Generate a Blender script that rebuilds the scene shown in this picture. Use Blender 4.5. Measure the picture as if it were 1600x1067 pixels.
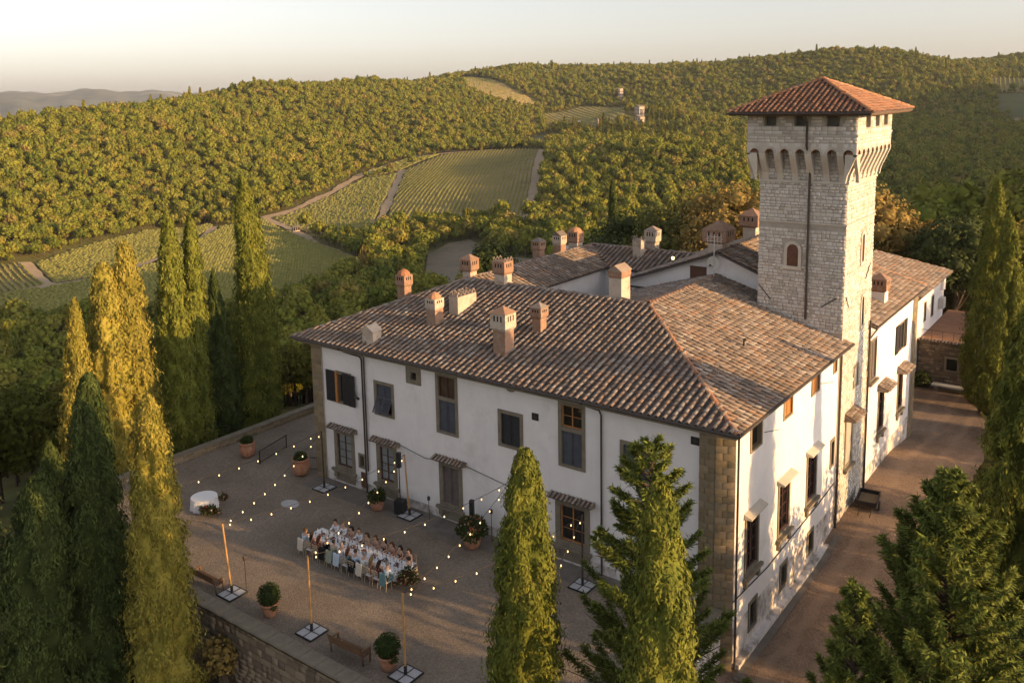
import bpy, bmesh, math, random
import numpy as np
from mathutils import Vector, Matrix

scene = bpy.context.scene
for o in list(bpy.data.objects):
    bpy.data.objects.remove(o)
RNG = np.random.default_rng(7)
random.seed(7)

# ---------------------------------------------------------------- camera
CAM = np.array([15.44, -37.77, 25.28])
cam_data = bpy.data.cameras.new("camera")
cam_data.sensor_width = 36.0
cam_data.lens = 36.0 * 1378.85 / 1600.0
cam_data.shift_y = -0.11
cam_data.clip_start = 0.5
cam_data.clip_end = 60000.0
cam = bpy.data.objects.new("camera", cam_data)
scene.collection.objects.link(cam)
_y, _p, _r = (math.radians(a) for a in (-36.67957, 8.54672, 1.06325))
_f = Vector((math.sin(_y) * math.cos(_p), math.cos(_y) * math.cos(_p), -math.sin(_p)))
_rt = Vector((math.cos(_y), -math.sin(_y), 0))
_d = _f.cross(_rt)
_rt2 = math.cos(_r) * _rt + math.sin(_r) * _d
_d2 = -math.sin(_r) * _rt + math.cos(_r) * _d
_m = Matrix((_rt2, -_d2, -_f)).transposed().to_4x4()
_m.translation = Vector(CAM)
cam.matrix_world = _m
scene.camera = cam

# ---------------------------------------------------------------- light
SUN_AZ = math.radians(9.0)      # from +x towards +y
SUN_EL = math.radians(10.0)
SUN_DIR = Vector((math.cos(SUN_EL) * math.cos(SUN_AZ), math.cos(SUN_EL) * math.sin(SUN_AZ), math.sin(SUN_EL)))
world = bpy.data.worlds.new("World")
scene.world = world
world.use_nodes = True
wn = world.node_tree
sky = wn.nodes.new("ShaderNodeTexSky")
sky.sky_type = 'NISHITA'
sky.sun_disc = False
sky.sun_elevation = SUN_EL
sky.sun_rotation = math.atan2(SUN_DIR.x, SUN_DIR.y)
sky.altitude = 300.0
sky.air_density = 1.0
sky.dust_density = 2.0
sky.ozone_density = 1.0
bg = wn.nodes["Background"]
bg.inputs["Strength"].default_value = 0.14
hs_w = wn.nodes.new("ShaderNodeHueSaturation")
hs_w.inputs["Saturation"].default_value = 0.42
tint = wn.nodes.new("ShaderNodeMix"); tint.data_type = 'RGBA'; tint.blend_type = 'MULTIPLY'
tint.inputs[0].default_value = 1.0
tint.inputs[7].default_value = (1.03, 0.975, 0.995, 1)
wn.links.new(sky.outputs[0], hs_w.inputs["Color"])
wn.links.new(hs_w.outputs[0], tint.inputs[6])
wn.links.new(tint.outputs[2], bg.inputs["Color"])
sun_data = bpy.data.lights.new("sun", 'SUN')
sun_data.energy = 3.9
sun_data.angle = math.radians(0.53)
sun_data.color = (1.0, 0.61, 0.26)
sun = bpy.data.objects.new("sun", sun_data)
sun.rotation_euler = (-SUN_DIR).to_track_quat('-Z', 'Y').to_euler()
sun.location = (60, 10, 40)
scene.collection.objects.link(sun)
scene.view_settings.view_transform = 'Standard'
scene.view_settings.look = 'None'
scene.view_settings.exposure = 0.95
scene.view_settings.gamma = 1.0
scene.view_settings.use_curve_mapping = False
scene.cycles.max_bounces = 4
scene.cycles.diffuse_bounces = 2
scene.cycles.glossy_bounces = 2
scene.cycles.transmission_bounces = 3
scene.cycles.volume_bounces = 0
scene.cycles.transparent_max_bounces = 6
scene.cycles.caustics_reflective = False
scene.cycles.caustics_refractive = False
try:
    scene.cycles.use_denoising = True
    scene.cycles.denoiser = 'OPENIMAGEDENOISE'
except Exception:
    pass

# ---------------------------------------------------------------- helpers
COL = scene.collection

def tag(o, label=None, cat=None, group=None, kind=None):
    if label: o["label"] = label
    if cat: o["category"] = cat
    if group: o["group"] = group
    if kind: o["kind"] = kind
    return o

def empty(name, loc=(0, 0, 0), rz=0.0, label=None, cat=None, group=None):
    o = bpy.data.objects.new(name, None)
    o.empty_display_size = 0.2
    COL.objects.link(o)
    o.location = loc
    o.rotation_euler = (0, 0, rz)
    return tag(o, label, cat, group)

def link(name, me, parent=None, mat4=None):
    o = bpy.data.objects.new(name, me)
    COL.objects.link(o)
    if parent is not None:
        o.parent = parent
    if mat4 is not None:
        o.matrix_basis = mat4
    return o

def np_mesh(name, V, faces, mats=None, midx=None, smooth=False):
    """V (n,3); faces: list of integer arrays (m,k)."""
    me = bpy.data.meshes.new(name)
    V = np.ascontiguousarray(V, dtype=np.float32)
    me.vertices.add(len(V))
    me.vertices.foreach_set("co", V.ravel())
    fl = [np.asarray(f, dtype=np.int32) for f in faces if len(f)]
    nl = sum(f.size for f in fl)
    nf = sum(len(f) for f in fl)
    me.loops.add(nl)
    me.polygons.add(nf)
    me.loops.foreach_set("vertex_index", np.concatenate([f.ravel() for f in fl]))
    tot = np.concatenate([np.full(len(f), f.shape[1], dtype=np.int32) for f in fl])
    start = np.concatenate([[0], np.cumsum(tot)[:-1]]).astype(np.int32)
    me.polygons.foreach_set("loop_start", start)
    me.polygons.foreach_set("loop_total", tot)
    if smooth:
        me.polygons.foreach_set("use_smooth", np.ones(nf, dtype=bool))
    if mats is not None:
        for m in (mats if isinstance(mats, (list, tuple)) else [mats]):
            me.materials.append(m)
    if midx is not None:
        me.polygons.foreach_set("material_index", np.asarray(midx, dtype=np.int32))
    me.update(calc_edges=True)
    return me

def join_np(baseV, baseF, mats4):
    """replicate a base mesh by an array of 4x4 matrices -> V, list of faces"""
    n = len(mats4)
    bv = np.asarray(baseV, float)
    V = np.einsum('nij,kj->nki', mats4[:, :3, :3], bv) + mats4[:, None, :3, 3]
    k = len(bv)
    out = []
    for f in baseF:
        f = np.asarray(f)
        out.append((f[None] + (np.arange(n) * k)[:, None, None]).reshape(-1, f.shape[1]))
    return V.reshape(-1, 3), out

def rot_to(axis):
    """(n,3) unit axes -> (n,3,3) rotations taking z to the axis, random spin"""
    a = axis / np.linalg.norm(axis, axis=1, keepdims=True)
    h = np.where(np.abs(a[:, 2:3]) > .9, np.array([[1., 0, 0]]), np.array([[0, 0, 1.]]))
    x = np.cross(h, a); x /= np.linalg.norm(x, axis=1, keepdims=True)
    y = np.cross(a, x)
    t = RNG.uniform(0, 2 * np.pi, len(a))[:, None]
    x2 = x * np.cos(t) + y * np.sin(t)
    y2 = -x * np.sin(t) + y * np.cos(t)
    return np.stack([x2, y2, a], axis=2)

def frame_zn(axis, normal):
    """(n,3,3): leaf length along the axis, leaf face towards the normal"""
    n = normal / np.linalg.norm(normal, axis=1, keepdims=True)
    a = axis - (axis * n).sum(1, keepdims=True) * n
    a /= np.linalg.norm(a, axis=1, keepdims=True) + 1e-9
    return np.stack([np.cross(n, a), n, a], axis=2)

def mats_from(R, scale, pos):
    n = len(pos)
    M = np.zeros((n, 4, 4)); M[:, 3, 3] = 1
    s = np.asarray(scale, float)
    if s.ndim == 0: s = np.full(n, float(s))
    M[:, :3, :3] = R * (s[:, None, None] if s.ndim == 1 else s[:, None, :])
    M[:, :3, 3] = pos
    return M

class MB:
    """collects boxes, tubes, lathes and polygons into one mesh"""
    def __init__(self):
        self.v, self.f, self.m = [], [], []
    def add(self, vs, fs, mi=0):
        b = len(self.v)
        self.v += [tuple(p) for p in vs]
        for f in fs:
            self.f.append([i + b for i in f]); self.m.append(mi)
        return self
    def box(self, lo, hi, mi=0, M=None):
        x0, y0, z0 = lo; x1, y1, z1 = hi
        vs = [Vector(p) for p in ((x0, y0, z0), (x1, y0, z0), (x1, y1, z0), (x0, y1, z0), (x0, y0, z1), (x1, y0, z1), (x1, y1, z1), (x0, y1, z1))]
        if M is not None: vs = [M @ p for p in vs]
        return self.add(vs, [(0, 3, 2, 1), (4, 5, 6, 7), (0, 1, 5, 4), (1, 2, 6, 5), (2, 3, 7, 6), (3, 0, 4, 7)], mi)
    def tube(self, pts, r, n=8, mi=0, caps=True):
        pts = [Vector(p) for p in pts]
        rs = r if isinstance(r, (list, tuple)) else [r] * len(pts)
        rings = []
        for i, p in enumerate(pts):
            t = (pts[min(i + 1, len(pts) - 1)] - pts[max(i - 1, 0)]).normalized()
            h = Vector((0, 0, 1)) if abs(t.z) < .9 else Vector((1, 0, 0))
            x = h.cross(t).normalized(); y = t.cross(x)
            rings.append([p + rs[i] * (x * math.cos(2 * math.pi * k / n) + y * math.sin(2 * math.pi * k / n)) for k in range(n)])
        vs = [q for ring in rings for q in ring]
        fs = []
        for i in range(len(pts) - 1):
            for k in range(n):
                fs.append((i * n + k, i * n + (k + 1) % n, (i + 1) * n + (k + 1) % n, (i + 1) * n + k))
        if caps:
            fs.append(tuple(range(n - 1, -1, -1))); fs.append(tuple((len(pts) - 1) * n + k for k in range(n)))
        return self.add(vs, fs, mi)
    def lathe(self, prof, c=(0, 0, 0), n=16, mi=0):
        vs = []; fs = []
        for r, z in prof:
            for k in range(n):
                a = 2 * math.pi * k / n
                vs.append((c[0] + r * math.cos(a), c[1] + r * math.sin(a), c[2] + z))
        for i in range(len(prof) - 1):
            for k in range(n):
                fs.append((i * n + k, i * n + (k + 1) % n, (i + 1) * n + (k + 1) % n, (i + 1) * n + k))
        fs.append(tuple(range(n - 1, -1, -1))); fs.append(tuple((len(prof) - 1) * n + k for k in range(n)))
        return self.add(vs, fs, mi)
    def mesh(self, name, mats, smooth=False):
        me = bpy.data.meshes.new(name)
        me.from_pydata(self.v, [], self.f)
        for m in (mats if isinstance(mats, (list, tuple)) else [mats]): me.materials.append(m)
        me.polygons.foreach_set("material_index", self.m)
        if smooth: me.polygons.foreach_set("use_smooth", [True] * len(self.f))
        me.update()
        return me
    def build(self, name, mats, parent=None, smooth=False):
        return link(name, self.mesh(name, mats, smooth), parent)

def copy_tree(o, parent=None):
    c = o.copy(); COL.objects.link(c); c.parent = parent
    for ch in list(o.children):
        copy_tree(ch, c)
    return c

# ---------------------------------------------------------------- materials
def _n(nt, t, **kw):
    n = nt.nodes.new(t)
    for k, v in kw.items(): setattr(n, k, v)
    return n

def ramp(nt, stops, interp='LINEAR'):
    r = _n(nt, "ShaderNodeValToRGB")
    r.color_ramp.interpolation = interp
    el = r.color_ramp.elements
    while len(el) < len(stops): el.new(0.5)
    for e, (p, c) in zip(el, stops):
        e.position = p; e.color = (*c, 1) if len(c) == 3 else c
    return r

def mk(name, c1, c2=None, scale=1.0, rough=0.9, palette=None, pal_mix=0.8, bump=0.0, bscale=8.0, spec=0.2, foliage=0.0, metal=0.0, stain=None, stain_scale=0.5, stain_lo=.52, stain_hi=.7, emit=None, estr=0.0, hv=0.0):
    m = bpy.data.materials.new(name); m.use_nodes = True
    nt = m.node_tree; L = nt.links
    b = nt.nodes["Principled BSDF"]
    b.inputs["Roughness"].default_value = rough
    b.inputs["Specular IOR Level"].default_value = spec
    b.inputs["Metallic"].default_value = metal
    tc = _n(nt, "ShaderNodeTexCoord")
    if c2 is None: c2 = c1
    nz = _n(nt, "ShaderNodeTexNoise"); nz.inputs["Scale"].default_value = scale; nz.inputs["Detail"].default_value = 5; nz.inputs["Roughness"].default_value = .65
    L.new(tc.outputs["Object"], nz.inputs["Vector"])
    r = ramp(nt, [(0.32, c1), (0.68, c2)]); L.new(nz.outputs["Fac"], r.inputs[0])
    col = r.outputs[0]
    if palette or hv:
        ge = _n(nt, "ShaderNodeNewGeometry"); oi = _n(nt, "ShaderNodeObjectInfo")
        ad = _n(nt, "ShaderNodeMath", operation='ADD'); L.new(ge.outputs["Random Per Island"], ad.inputs[0]); L.new(oi.outputs["Random"], ad.inputs[1])
        fr = _n(nt, "ShaderNodeMath", operation='FRACT'); L.new(ad.outputs[0], fr.inputs[0])
    if palette:
        k = len(palette)
        pr = ramp(nt, [(i / k, c) for i, c in enumerate(palette)], 'CONSTANT'); L.new(fr.outputs[0], pr.inputs[0])
        mx = _n(nt, "ShaderNodeMix", data_type='RGBA'); mx.inputs[0].default_value = pal_mix
        L.new(col, mx.inputs[6]); L.new(pr.outputs[0], mx.inputs[7]); col = mx.outputs[2]
    if hv:
        mr = _n(nt, "ShaderNodeMapRange"); mr.inputs[3].default_value = 1 - hv; mr.inputs[4].default_value = 1 + hv
        L.new(fr.outputs[0], mr.inputs[0])
        hs = _n(nt, "ShaderNodeHueSaturation"); L.new(col, hs.inputs["Color"]); L.new(mr.outputs[0], hs.inputs["Value"]); col = hs.outputs[0]
    if stain is not None:
        n2 = _n(nt, "ShaderNodeTexNoise"); n2.inputs["Scale"].default_value = stain_scale; n2.inputs["Detail"].default_value = 8; n2.inputs["Roughness"].default_value = .7
        L.new(tc.outputs["Object"], n2.inputs["Vector"])
        r2 = ramp(nt, [(stain_lo, (0, 0, 0)), (stain_hi, (1, 1, 1))]); L.new(n2.outputs["Fac"], r2.inputs[0])
        mx = _n(nt, "ShaderNodeMix", data_type='RGBA'); L.new(r2.outputs[0], mx.inputs[0])
        L.new(col, mx.inputs[6]); mx.inputs[7].default_value = (*stain, 1); col = mx.outputs[2]
    L.new(col, b.inputs["Base Color"])
    if bump:
        n3 = _n(nt, "ShaderNodeTexNoise"); n3.inputs["Scale"].default_value = bscale; n3.inputs["Detail"].default_value = 6
        L.new(tc.outputs["Object"], n3.inputs["Vector"])
        bp = _n(nt, "ShaderNodeBump"); bp.inputs["Strength"].default_value = 1.0; bp.inputs["Distance"].default_value = bump
        L.new(n3.outputs["Fac"], bp.inputs["Height"]); L.new(bp.outputs[0], b.inputs["Normal"])
    if foliage:
        tr = _n(nt, "ShaderNodeBsdfTranslucent"); L.new(col, tr.inputs["Color"])
        ms = _n(nt, "ShaderNodeMixShader"); ms.inputs[0].default_value = foliage
        L.new(b.outputs[0], ms.inputs[1]); L.new(tr.outputs[0], ms.inputs[2])
        L.new(ms.outputs[0], nt.nodes["Material Output"].inputs["Surface"])
    if emit is not None:
        b.inputs["Emission Color"].default_value = (*emit, 1); b.inputs["Emission Strength"].default_value = estr
    return m

def gravel_mat(name, c1, c2, c3):
    """loose gravel: fine grains, broad drifts, tyre-worn paler patches"""
    m = mk(name, c1, c2, .35, .98, stain=c3, stain_scale=.2, stain_lo=.48, stain_hi=.72)
    nt = m.node_tree; L = nt.links; b = nt.nodes["Principled BSDF"]
    tc = next(n for n in nt.nodes if n.type == 'TEX_COORD')
    src = b.inputs["Base Color"].links[0].from_socket
    v = _n(nt, "ShaderNodeTexVoronoi"); v.inputs["Scale"].default_value = 16; L.new(tc.outputs["Object"], v.inputs["Vector"])
    n2 = _n(nt, "ShaderNodeTexNoise"); n2.inputs["Scale"].default_value = 5.0; n2.inputs["Detail"].default_value = 8; n2.inputs["Roughness"].default_value = .8; L.new(tc.outputs["Object"], n2.inputs["Vector"])
    sp = _n(nt, "ShaderNodeSeparateColor"); L.new(v.outputs["Color"], sp.inputs[0])
    mr = _n(nt, "ShaderNodeMapRange"); mr.inputs[3].default_value = .8; mr.inputs[4].default_value = 1.2; L.new(sp.outputs[0], mr.inputs[0])
    mr2 = _n(nt, "ShaderNodeMapRange"); mr2.inputs[1].default_value = .3; mr2.inputs[2].default_value = .7; mr2.inputs[3].default_value = .82; mr2.inputs[4].default_value = 1.18; L.new(n2.outputs["Fac"], mr2.inputs[0])
    mu = _n(nt, "ShaderNodeMath", operation='MULTIPLY'); L.new(mr.outputs[0], mu.inputs[0]); L.new(mr2.outputs[0], mu.inputs[1])
    hs = _n(nt, "ShaderNodeHueSaturation"); L.new(src, hs.inputs["Color"]); L.new(mu.outputs[0], hs.inputs["Value"]); L.new(hs.outputs[0], b.inputs["Base Color"])
    bp = _n(nt, "ShaderNodeBump"); bp.inputs["Distance"].default_value = .03; bp.inputs["Strength"].default_value = 1.0
    ad = _n(nt, "ShaderNodeMath", operation='ADD'); L.new(v.outputs["Distance"], ad.inputs[0]); L.new(n2.outputs["Fac"], ad.inputs[1]); L.new(ad.outputs[0], bp.inputs["Height"]); L.new(bp.outputs[0], b.inputs["Normal"])
    return m

def streaked(m, col, amount=.55):
    """rain streaks: noise drawn out down the wall"""
    nt = m.node_tree; L = nt.links; b = nt.nodes["Principled BSDF"]
    tc = next(n for n in nt.nodes if n.type == 'TEX_COORD'); src = b.inputs["Base Color"].links[0].from_socket
    mp = _n(nt, "ShaderNodeMapping"); mp.inputs["Scale"].default_value = (1.1, 1.1, .16); L.new(tc.outputs["Object"], mp.inputs["Vector"])
    nz = _n(nt, "ShaderNodeTexNoise"); nz.inputs["Scale"].default_value = 1.6; nz.inputs["Detail"].default_value = 9; nz.inputs["Roughness"].default_value = .72; L.new(mp.outputs[0], nz.inputs["Vector"])
    r = ramp(nt, [(.54, (0, 0, 0)), (.82, (amount,) * 3)]); L.new(nz.outputs["Fac"], r.inputs[0])
    mx = _n(nt, "ShaderNodeMix", data_type='RGBA'); L.new(r.outputs[0], mx.inputs[0]); L.new(src, mx.inputs[6]); mx.inputs[7].default_value = (*col, 1)
    L.new(mx.outputs[2], b.inputs["Base Color"]); return m

MAT = dict(
    plaster=mk("white_plaster", (.78, .735, .705), (.85, .81, .78), .9, .95, bump=.006, bscale=3, stain=(.62, .58, .54), stain_scale=.35, stain_lo=.55, stain_hi=.8),
    plaster_low=mk("stained_plaster", (.66, .61, .57), (.76, .71, .67), 1.2, .95, bump=.008, bscale=3, stain=(.26, .23, .20), stain_scale=.9, stain_lo=.45, stain_hi=.62),
    stone_trim=mk("grey_sandstone", (.17, .145, .105), (.25, .215, .16), 1.6, .95, bump=.01, bscale=6),
    quoin=mk("quoin_sandstone", (.20, .15, .085), (.29, .22, .13), 1.5, .95, palette=[(.20, .155, .09), (.25, .19, .115), (.30, .23, .145), (.23, .185, .12)], bump=.012, bscale=7),
    mortar=mk("lime_mortar", (.35, .315, .265), (.43, .39, .335), 2, .98, bump=.01, bscale=9),
    tower_stone=mk("limestone_block", (.50, .465, .41), (.66, .62, .56), 1.3, .95, palette=[(.50, .455, .39), (.62, .58, .52), (.69, .655, .60), (.56, .515, .44), (.42, .38, .325), (.66, .61, .53), (.60, .565, .51)], pal_mix=.7, bump=.03, bscale=5),
    tower_dress=mk("dressed_stone", (.48, .435, .36), (.58, .535, .455), 1.2, .95, hv=.12, bump=.012, bscale=6),
    rubble=mk("rubble_stone", (.16, .125, .09), (.26, .20, .145), 1.4, .95, palette=[(.17, .13, .095), (.24, .185, .13), (.30, .235, .17), (.13, .105, .08)], pal_mix=.7, bump=.03, bscale=5),
    cover=mk("clay_cover_tile", (.20, .15, .115), (.34, .275, .225), 3.0, .92, palette=[(.22, .15, .11), (.40, .34, .285), (.14, .11, .092), (.30, .215, .155), (.50, .44, .375), (.24, .19, .155), (.37, .285, .215), (.125, .102, .09), (.33, .185, .11), (.45, .375, .305), (.20, .165, .14), (.35, .26, .195), (.40, .235, .135), (.28, .235, .20)], pal_mix=.5, stain=(.17, .145, .12), stain_scale=.55, stain_lo=.48, stain_hi=.72),
    pan=mk("clay_pan_tile", (.085, .065, .055), (.145, .112, .092), 2.5, .92, palette=[(.095, .075, .065), (.13, .10, .082), (.17, .12, .09), (.075, .065, .06), (.11, .092, .08)], pal_mix=.7),
    ridge=mk("clay_ridge_tile", (.34, .16, .085), (.44, .22, .12), 3, .9, palette=[(.36, .155, .08), (.42, .21, .115), (.33, .185, .115), (.46, .25, .14), (.30, .20, .14)], pal_mix=.7),
    newtile=mk("tower_roof_tile", (.30, .13, .07), (.42, .20, .11), 3, .9, palette=[(.30, .145, .085), (.22, .125, .085), (.36, .18, .10), (.16, .11, .085), (.34, .20, .13), (.27, .16, .105)], pal_mix=.75),
    brick=mk("old_brick", (.26, .15, .098), (.36, .225, .155), 4, .95, bump=.01, bscale=12, stain=(.34, .28, .22), stain_scale=3),
    plaster_chim=mk("chimney_plaster", (.44, .36, .28), (.56, .47, .38), 2, .95, bump=.01, stain=(.33, .22, .15), stain_scale=1.6),
    wood_dark=mk("dark_shutter_paint", (.022, .022, .024), (.04, .038, .038), 4, .6),
    shutter=mk("grey_shutter_paint", (.062, .065, .078), (.095, .098, .112), 3, .65),
    shutter_brown=mk("brown_shutter_paint", (.10, .045, .03), (.15, .075, .05), 3, .7),
    timber=mk("golden_timber", (.36, .15, .045), (.48, .22, .075), 5, .6),
    sash=mk("dark_red_sash", (.07, .03, .028), (.10, .045, .04), 4, .6),
    glass=mk("window_glass", (.012, .013, .014), None, 1, .06, spec=.8),
    glass_pale=mk("curtained_glass", (.20, .22, .21), (.28, .30, .29), .8, .12, spec=.6),
    inside=mk("dark_room", (.012, .011, .010), None, 1, .9),
    iron=mk("black_iron", (.015, .015, .016), (.03, .03, .03), 6, .5, spec=.4),
    gutter=mk("bronze_gutter", (.045, .035, .028), (.075, .055, .042), 3, .5, spec=.4),
    gravel=gravel_mat("courtyard_gravel", (.205, .165, .125), (.275, .225, .175), (.175, .14, .105)),
    road=gravel_mat("dirt_road", (.215, .15, .105), (.295, .215, .155), (.16, .115, .083)),
    paving=mk("stone_paving", (.15, .13, .11), (.22, .195, .165), 1.2, .95, bump=.015, bscale=6),
    terracotta=mk("terracotta", (.34, .15, .085), (.46, .23, .14), 4, .9, stain=(.42, .32, .25), stain_scale=3),
    cloth=mk("white_cloth", (.78, .77, .76), (.82, .81, .80), 2, .9),
    china=mk("white_china", (.75, .75, .74), None, 1, .3),
    crystal=mk("dark_glassware", (.08, .10, .12), None, 1, .12, spec=.8),
    chairwood=mk("pale_chair_wood", (.42, .33, .23), (.52, .42, .30), 6, .6),
    bamboo=mk("bamboo_pole", (.40, .22, .085), (.52, .31, .13), 5, .6),
    plate=mk("grey_base_slab", (.40, .40, .40), (.50, .50, .50), 3, .8),
    cable=mk("black_cable", (.05, .045, .04), None, 1, .6),
    bulb=mk("lit_bulb", (1, .8, .5), None, 1, .5, emit=(1.0, .66, .27), estr=1.8),
    benchwood=mk("bench_wood", (.12, .065, .035), (.17, .10, .055), 5, .7),
    dish=mk("pale_metal", (.55, .52, .47), (.62, .59, .54), 3, .5),
    bark=mk("bark", (.07, .05, .035), (.12, .09, .065), 4, .95, bump=.03, bscale=6),
    skin=mk("skin", (.50, .30, .21), (.55, .34, .24), 3, .6),
    hair=mk("dark_hair", (.02, .013, .01), (.035, .022, .016), 8, .5),
    mortar_dark=mk('dark_mortar', (.10, .08, .06), (.15, .12, .09), 2, .98, bump=.01),
    earth=mk("earth", (.16, .12, .075), (.24, .185, .12), .06, .98, bump=.1, bscale=1.5),
)

streaked(MAT['plaster'], (.50, .45, .40), .32); streaked(MAT['plaster_low'], (.22, .19, .16), .8)
# ---------------------------------------------------------------- terrain
CTRL = np.array([
 # villa hill; its unseen north-east shoulder is raised to shade the valley wood
 (0, 0, -4.2), (18, 0, -3.4), (18, 30, -3.4), (10, 60, -4), (-15, 15, -4.2), (-15, 40, -5), (-45, 2, -4.0), (-48, 14, -4.5), (-46, -12, -6), (-25, -20, -7), (-10, -20, -6.5), (0, -28, -6), (15, -38, -6), (30, -20, -4), (35, 20, -3), (40, 60, -4), (30, 100, -2), (32, 145, 20), (36, 195, 26), (42, 245, 16), (60, -60, -6), (0, -90, -12), (-80, -60, -22), (-60, -35, -14),
 (-58, 15, -7), (-67, -2, -10), (-97, 28, -21), (-82, 48, -19), (-62, 67, -14), (-104, 14, -22), (-157, 63, -39), (-135, 94, -38), (-104, 123, -34), (-168, 42, -41), (-175, 23, -41), (-46, 34, -7), (-46, 77, -9), (-30, 84, -7), (-8, 70, -5), (-27, 209, -30), (-79, 172, -20), (-101, 161, -26),
 # valley floor and fields
 (-291, 89, -47), (-270, 112, -47), (-269, 146, -47), (-231, 156, -47), (-261, 230, -46), (-348, 199, -46), (-365, 121, -46), (-398, 136, -45), (-437, 230, -44), (-415, 296, -41), (-476, 429, -31), (-512, 523, -25), (-472, 528, -22), (-480, 640, -18), (-316, 289, -44), (-298, 299, -45), (-244, 327, -38), (-343, 377, -33), (-405, 565, -22), (-348, 437, -26), (-207, 207, -44), (-257, 291, -44), (-205, 281, -42),
 # left hill
 (-572, 217, 5), (-602, 291, 12), (-656, 398, 20), (-731, 550, 35), (-763, 739, 44), (-831, 949, 50), (-859, 1181, 70), (-700, 150, -12), (-800, 330, -10), (-950, 520, 0), (-1000, 760, 5), (-1080, 1000, 20), (-1100, 1350, 30), (-500, 120, -10), (-620, 60, -30),
 # back ridge
 (-784, 1348, 54), (-675, 1405, 62), (-548, 1406, 66), (-352, 1261, 76), (-296, 1276, 74), (-244, 1440, 56), (-186, 1650, 70), (-636, 910, 12), (-450, 790, 10), (-402, 737, -10), (-545, 850, -8), (-534, 774, -17), (-293, 426, -30), (-300, 540, -15), (-262, 490, -11), (-151, 270, -34), (-137, 299, -32), (-251, 610, -22), (-409, 867, -6), (-103, 509, -45), (-67, 455, -42), (-39, 459, -40), (-173, 893, -13), (-121, 953, -15), (-150, 1302, 32), (-900, 1700, 20), (-600, 1800, 10), (-300, 1800, 20), (0, 2000, 40),
 # east side, outside the frame
 (80, 300, -20), (20, 700, -18), (20, 930, -2), (230, 500, 45), (290, 720, 70), (330, 950, 108), (300, 1200, 112), (300, 200, -8), (500, 60, 0), (800, 120, 25), (900, 500, 70), (300, -200, -20), (-200, -300, -40), (600, -600, -20), (-700, -500, -50), (0, -900, -40), (-1500, 0, -60), (-1600, 900, -50), (1500, 500, 60),
], float)
_c = 25.0
def _phi(d2): return np.sqrt(d2 + _c * _c)
_X = CTRL[:, :2]
_A = _phi(((_X[:, None] - _X[None]) ** 2).sum(-1)) + np.eye(len(_X)) * -2.0
_mean = -20.0
_W = np.linalg.solve(_A, CTRL[:, 2] - _mean)
def H(x, y):
    x = np.asarray(x, float); y = np.asarray(y, float)
    sh = x.shape; P = np.stack([x.ravel(), y.ravel()], 1)
    out = np.empty(len(P))
    for i in range(0, len(P), 20000):
        q = P[i:i + 20000]
        out[i:i + 20000] = _phi(((q[:, None] - _X[None]) ** 2).sum(-1)) @ _W + _mean
    r = np.hypot(P[:, 0], P[:, 1])
    out = np.clip(out, -60, 130)
    k = np.clip((r - 1900) / 900, 0, 1)
    out = out * (1 - k) + (-70) * k
    # small relief, away from the villa
    a = np.clip((r - 110) / 200, 0, 1)
    out += a * (2.0 * np.sin(P[:, 0] * .021 + 1.3) * np.cos(P[:, 1] * .017) + 1.0 * np.sin(P[:, 0] * .055 + P[:, 1] * .043))
    # level ground under the villa, its court and the drive
    lo = ((P[:, 0] > -42) & (P[:, 0] < 13) & (P[:, 1] > -17) & (P[:, 1] < 60))
    out = np.where(lo, np.minimum(out, -3.6), out)
    return out.reshape(sh)

# headings measured clockwise from +y; fine where the camera looks
_ang = np.radians(np.concatenate([np.arange(-82, 6, .42), np.arange(6, 278, 4.0)]))
_rad = np.concatenate([[0.0], np.geomspace(12, 14000, 330)])
AA, RR = np.meshgrid(_ang, _rad)
TX, TY = RR * np.sin(AA), RR * np.cos(AA) - 10.0
TZ = H(TX, TY)
na, nr = len(_ang), len(_rad)
ii = np.arange(nr - 1)[:, None] * na; jj = np.arange(na)[None]
jn = (np.arange(na) + 1) % na
TF = np.stack([ii + jj, ii + jn[None], ii + na + jn[None], ii + na + jj], -1).reshape(-1, 4)
MAT['ground'] = mk("woodland_floor", (.085, .088, .022), (.15, .135, .04), .05, .98, stain=(.21, .17, .075), stain_scale=.02, stain_lo=.55, stain_hi=.7)
g = link("ground", np_mesh("ground", np.stack([TX, TY, TZ], -1).reshape(-1, 3), [TF], MAT['ground'], smooth=True))
tag(g, kind="structure")

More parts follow.
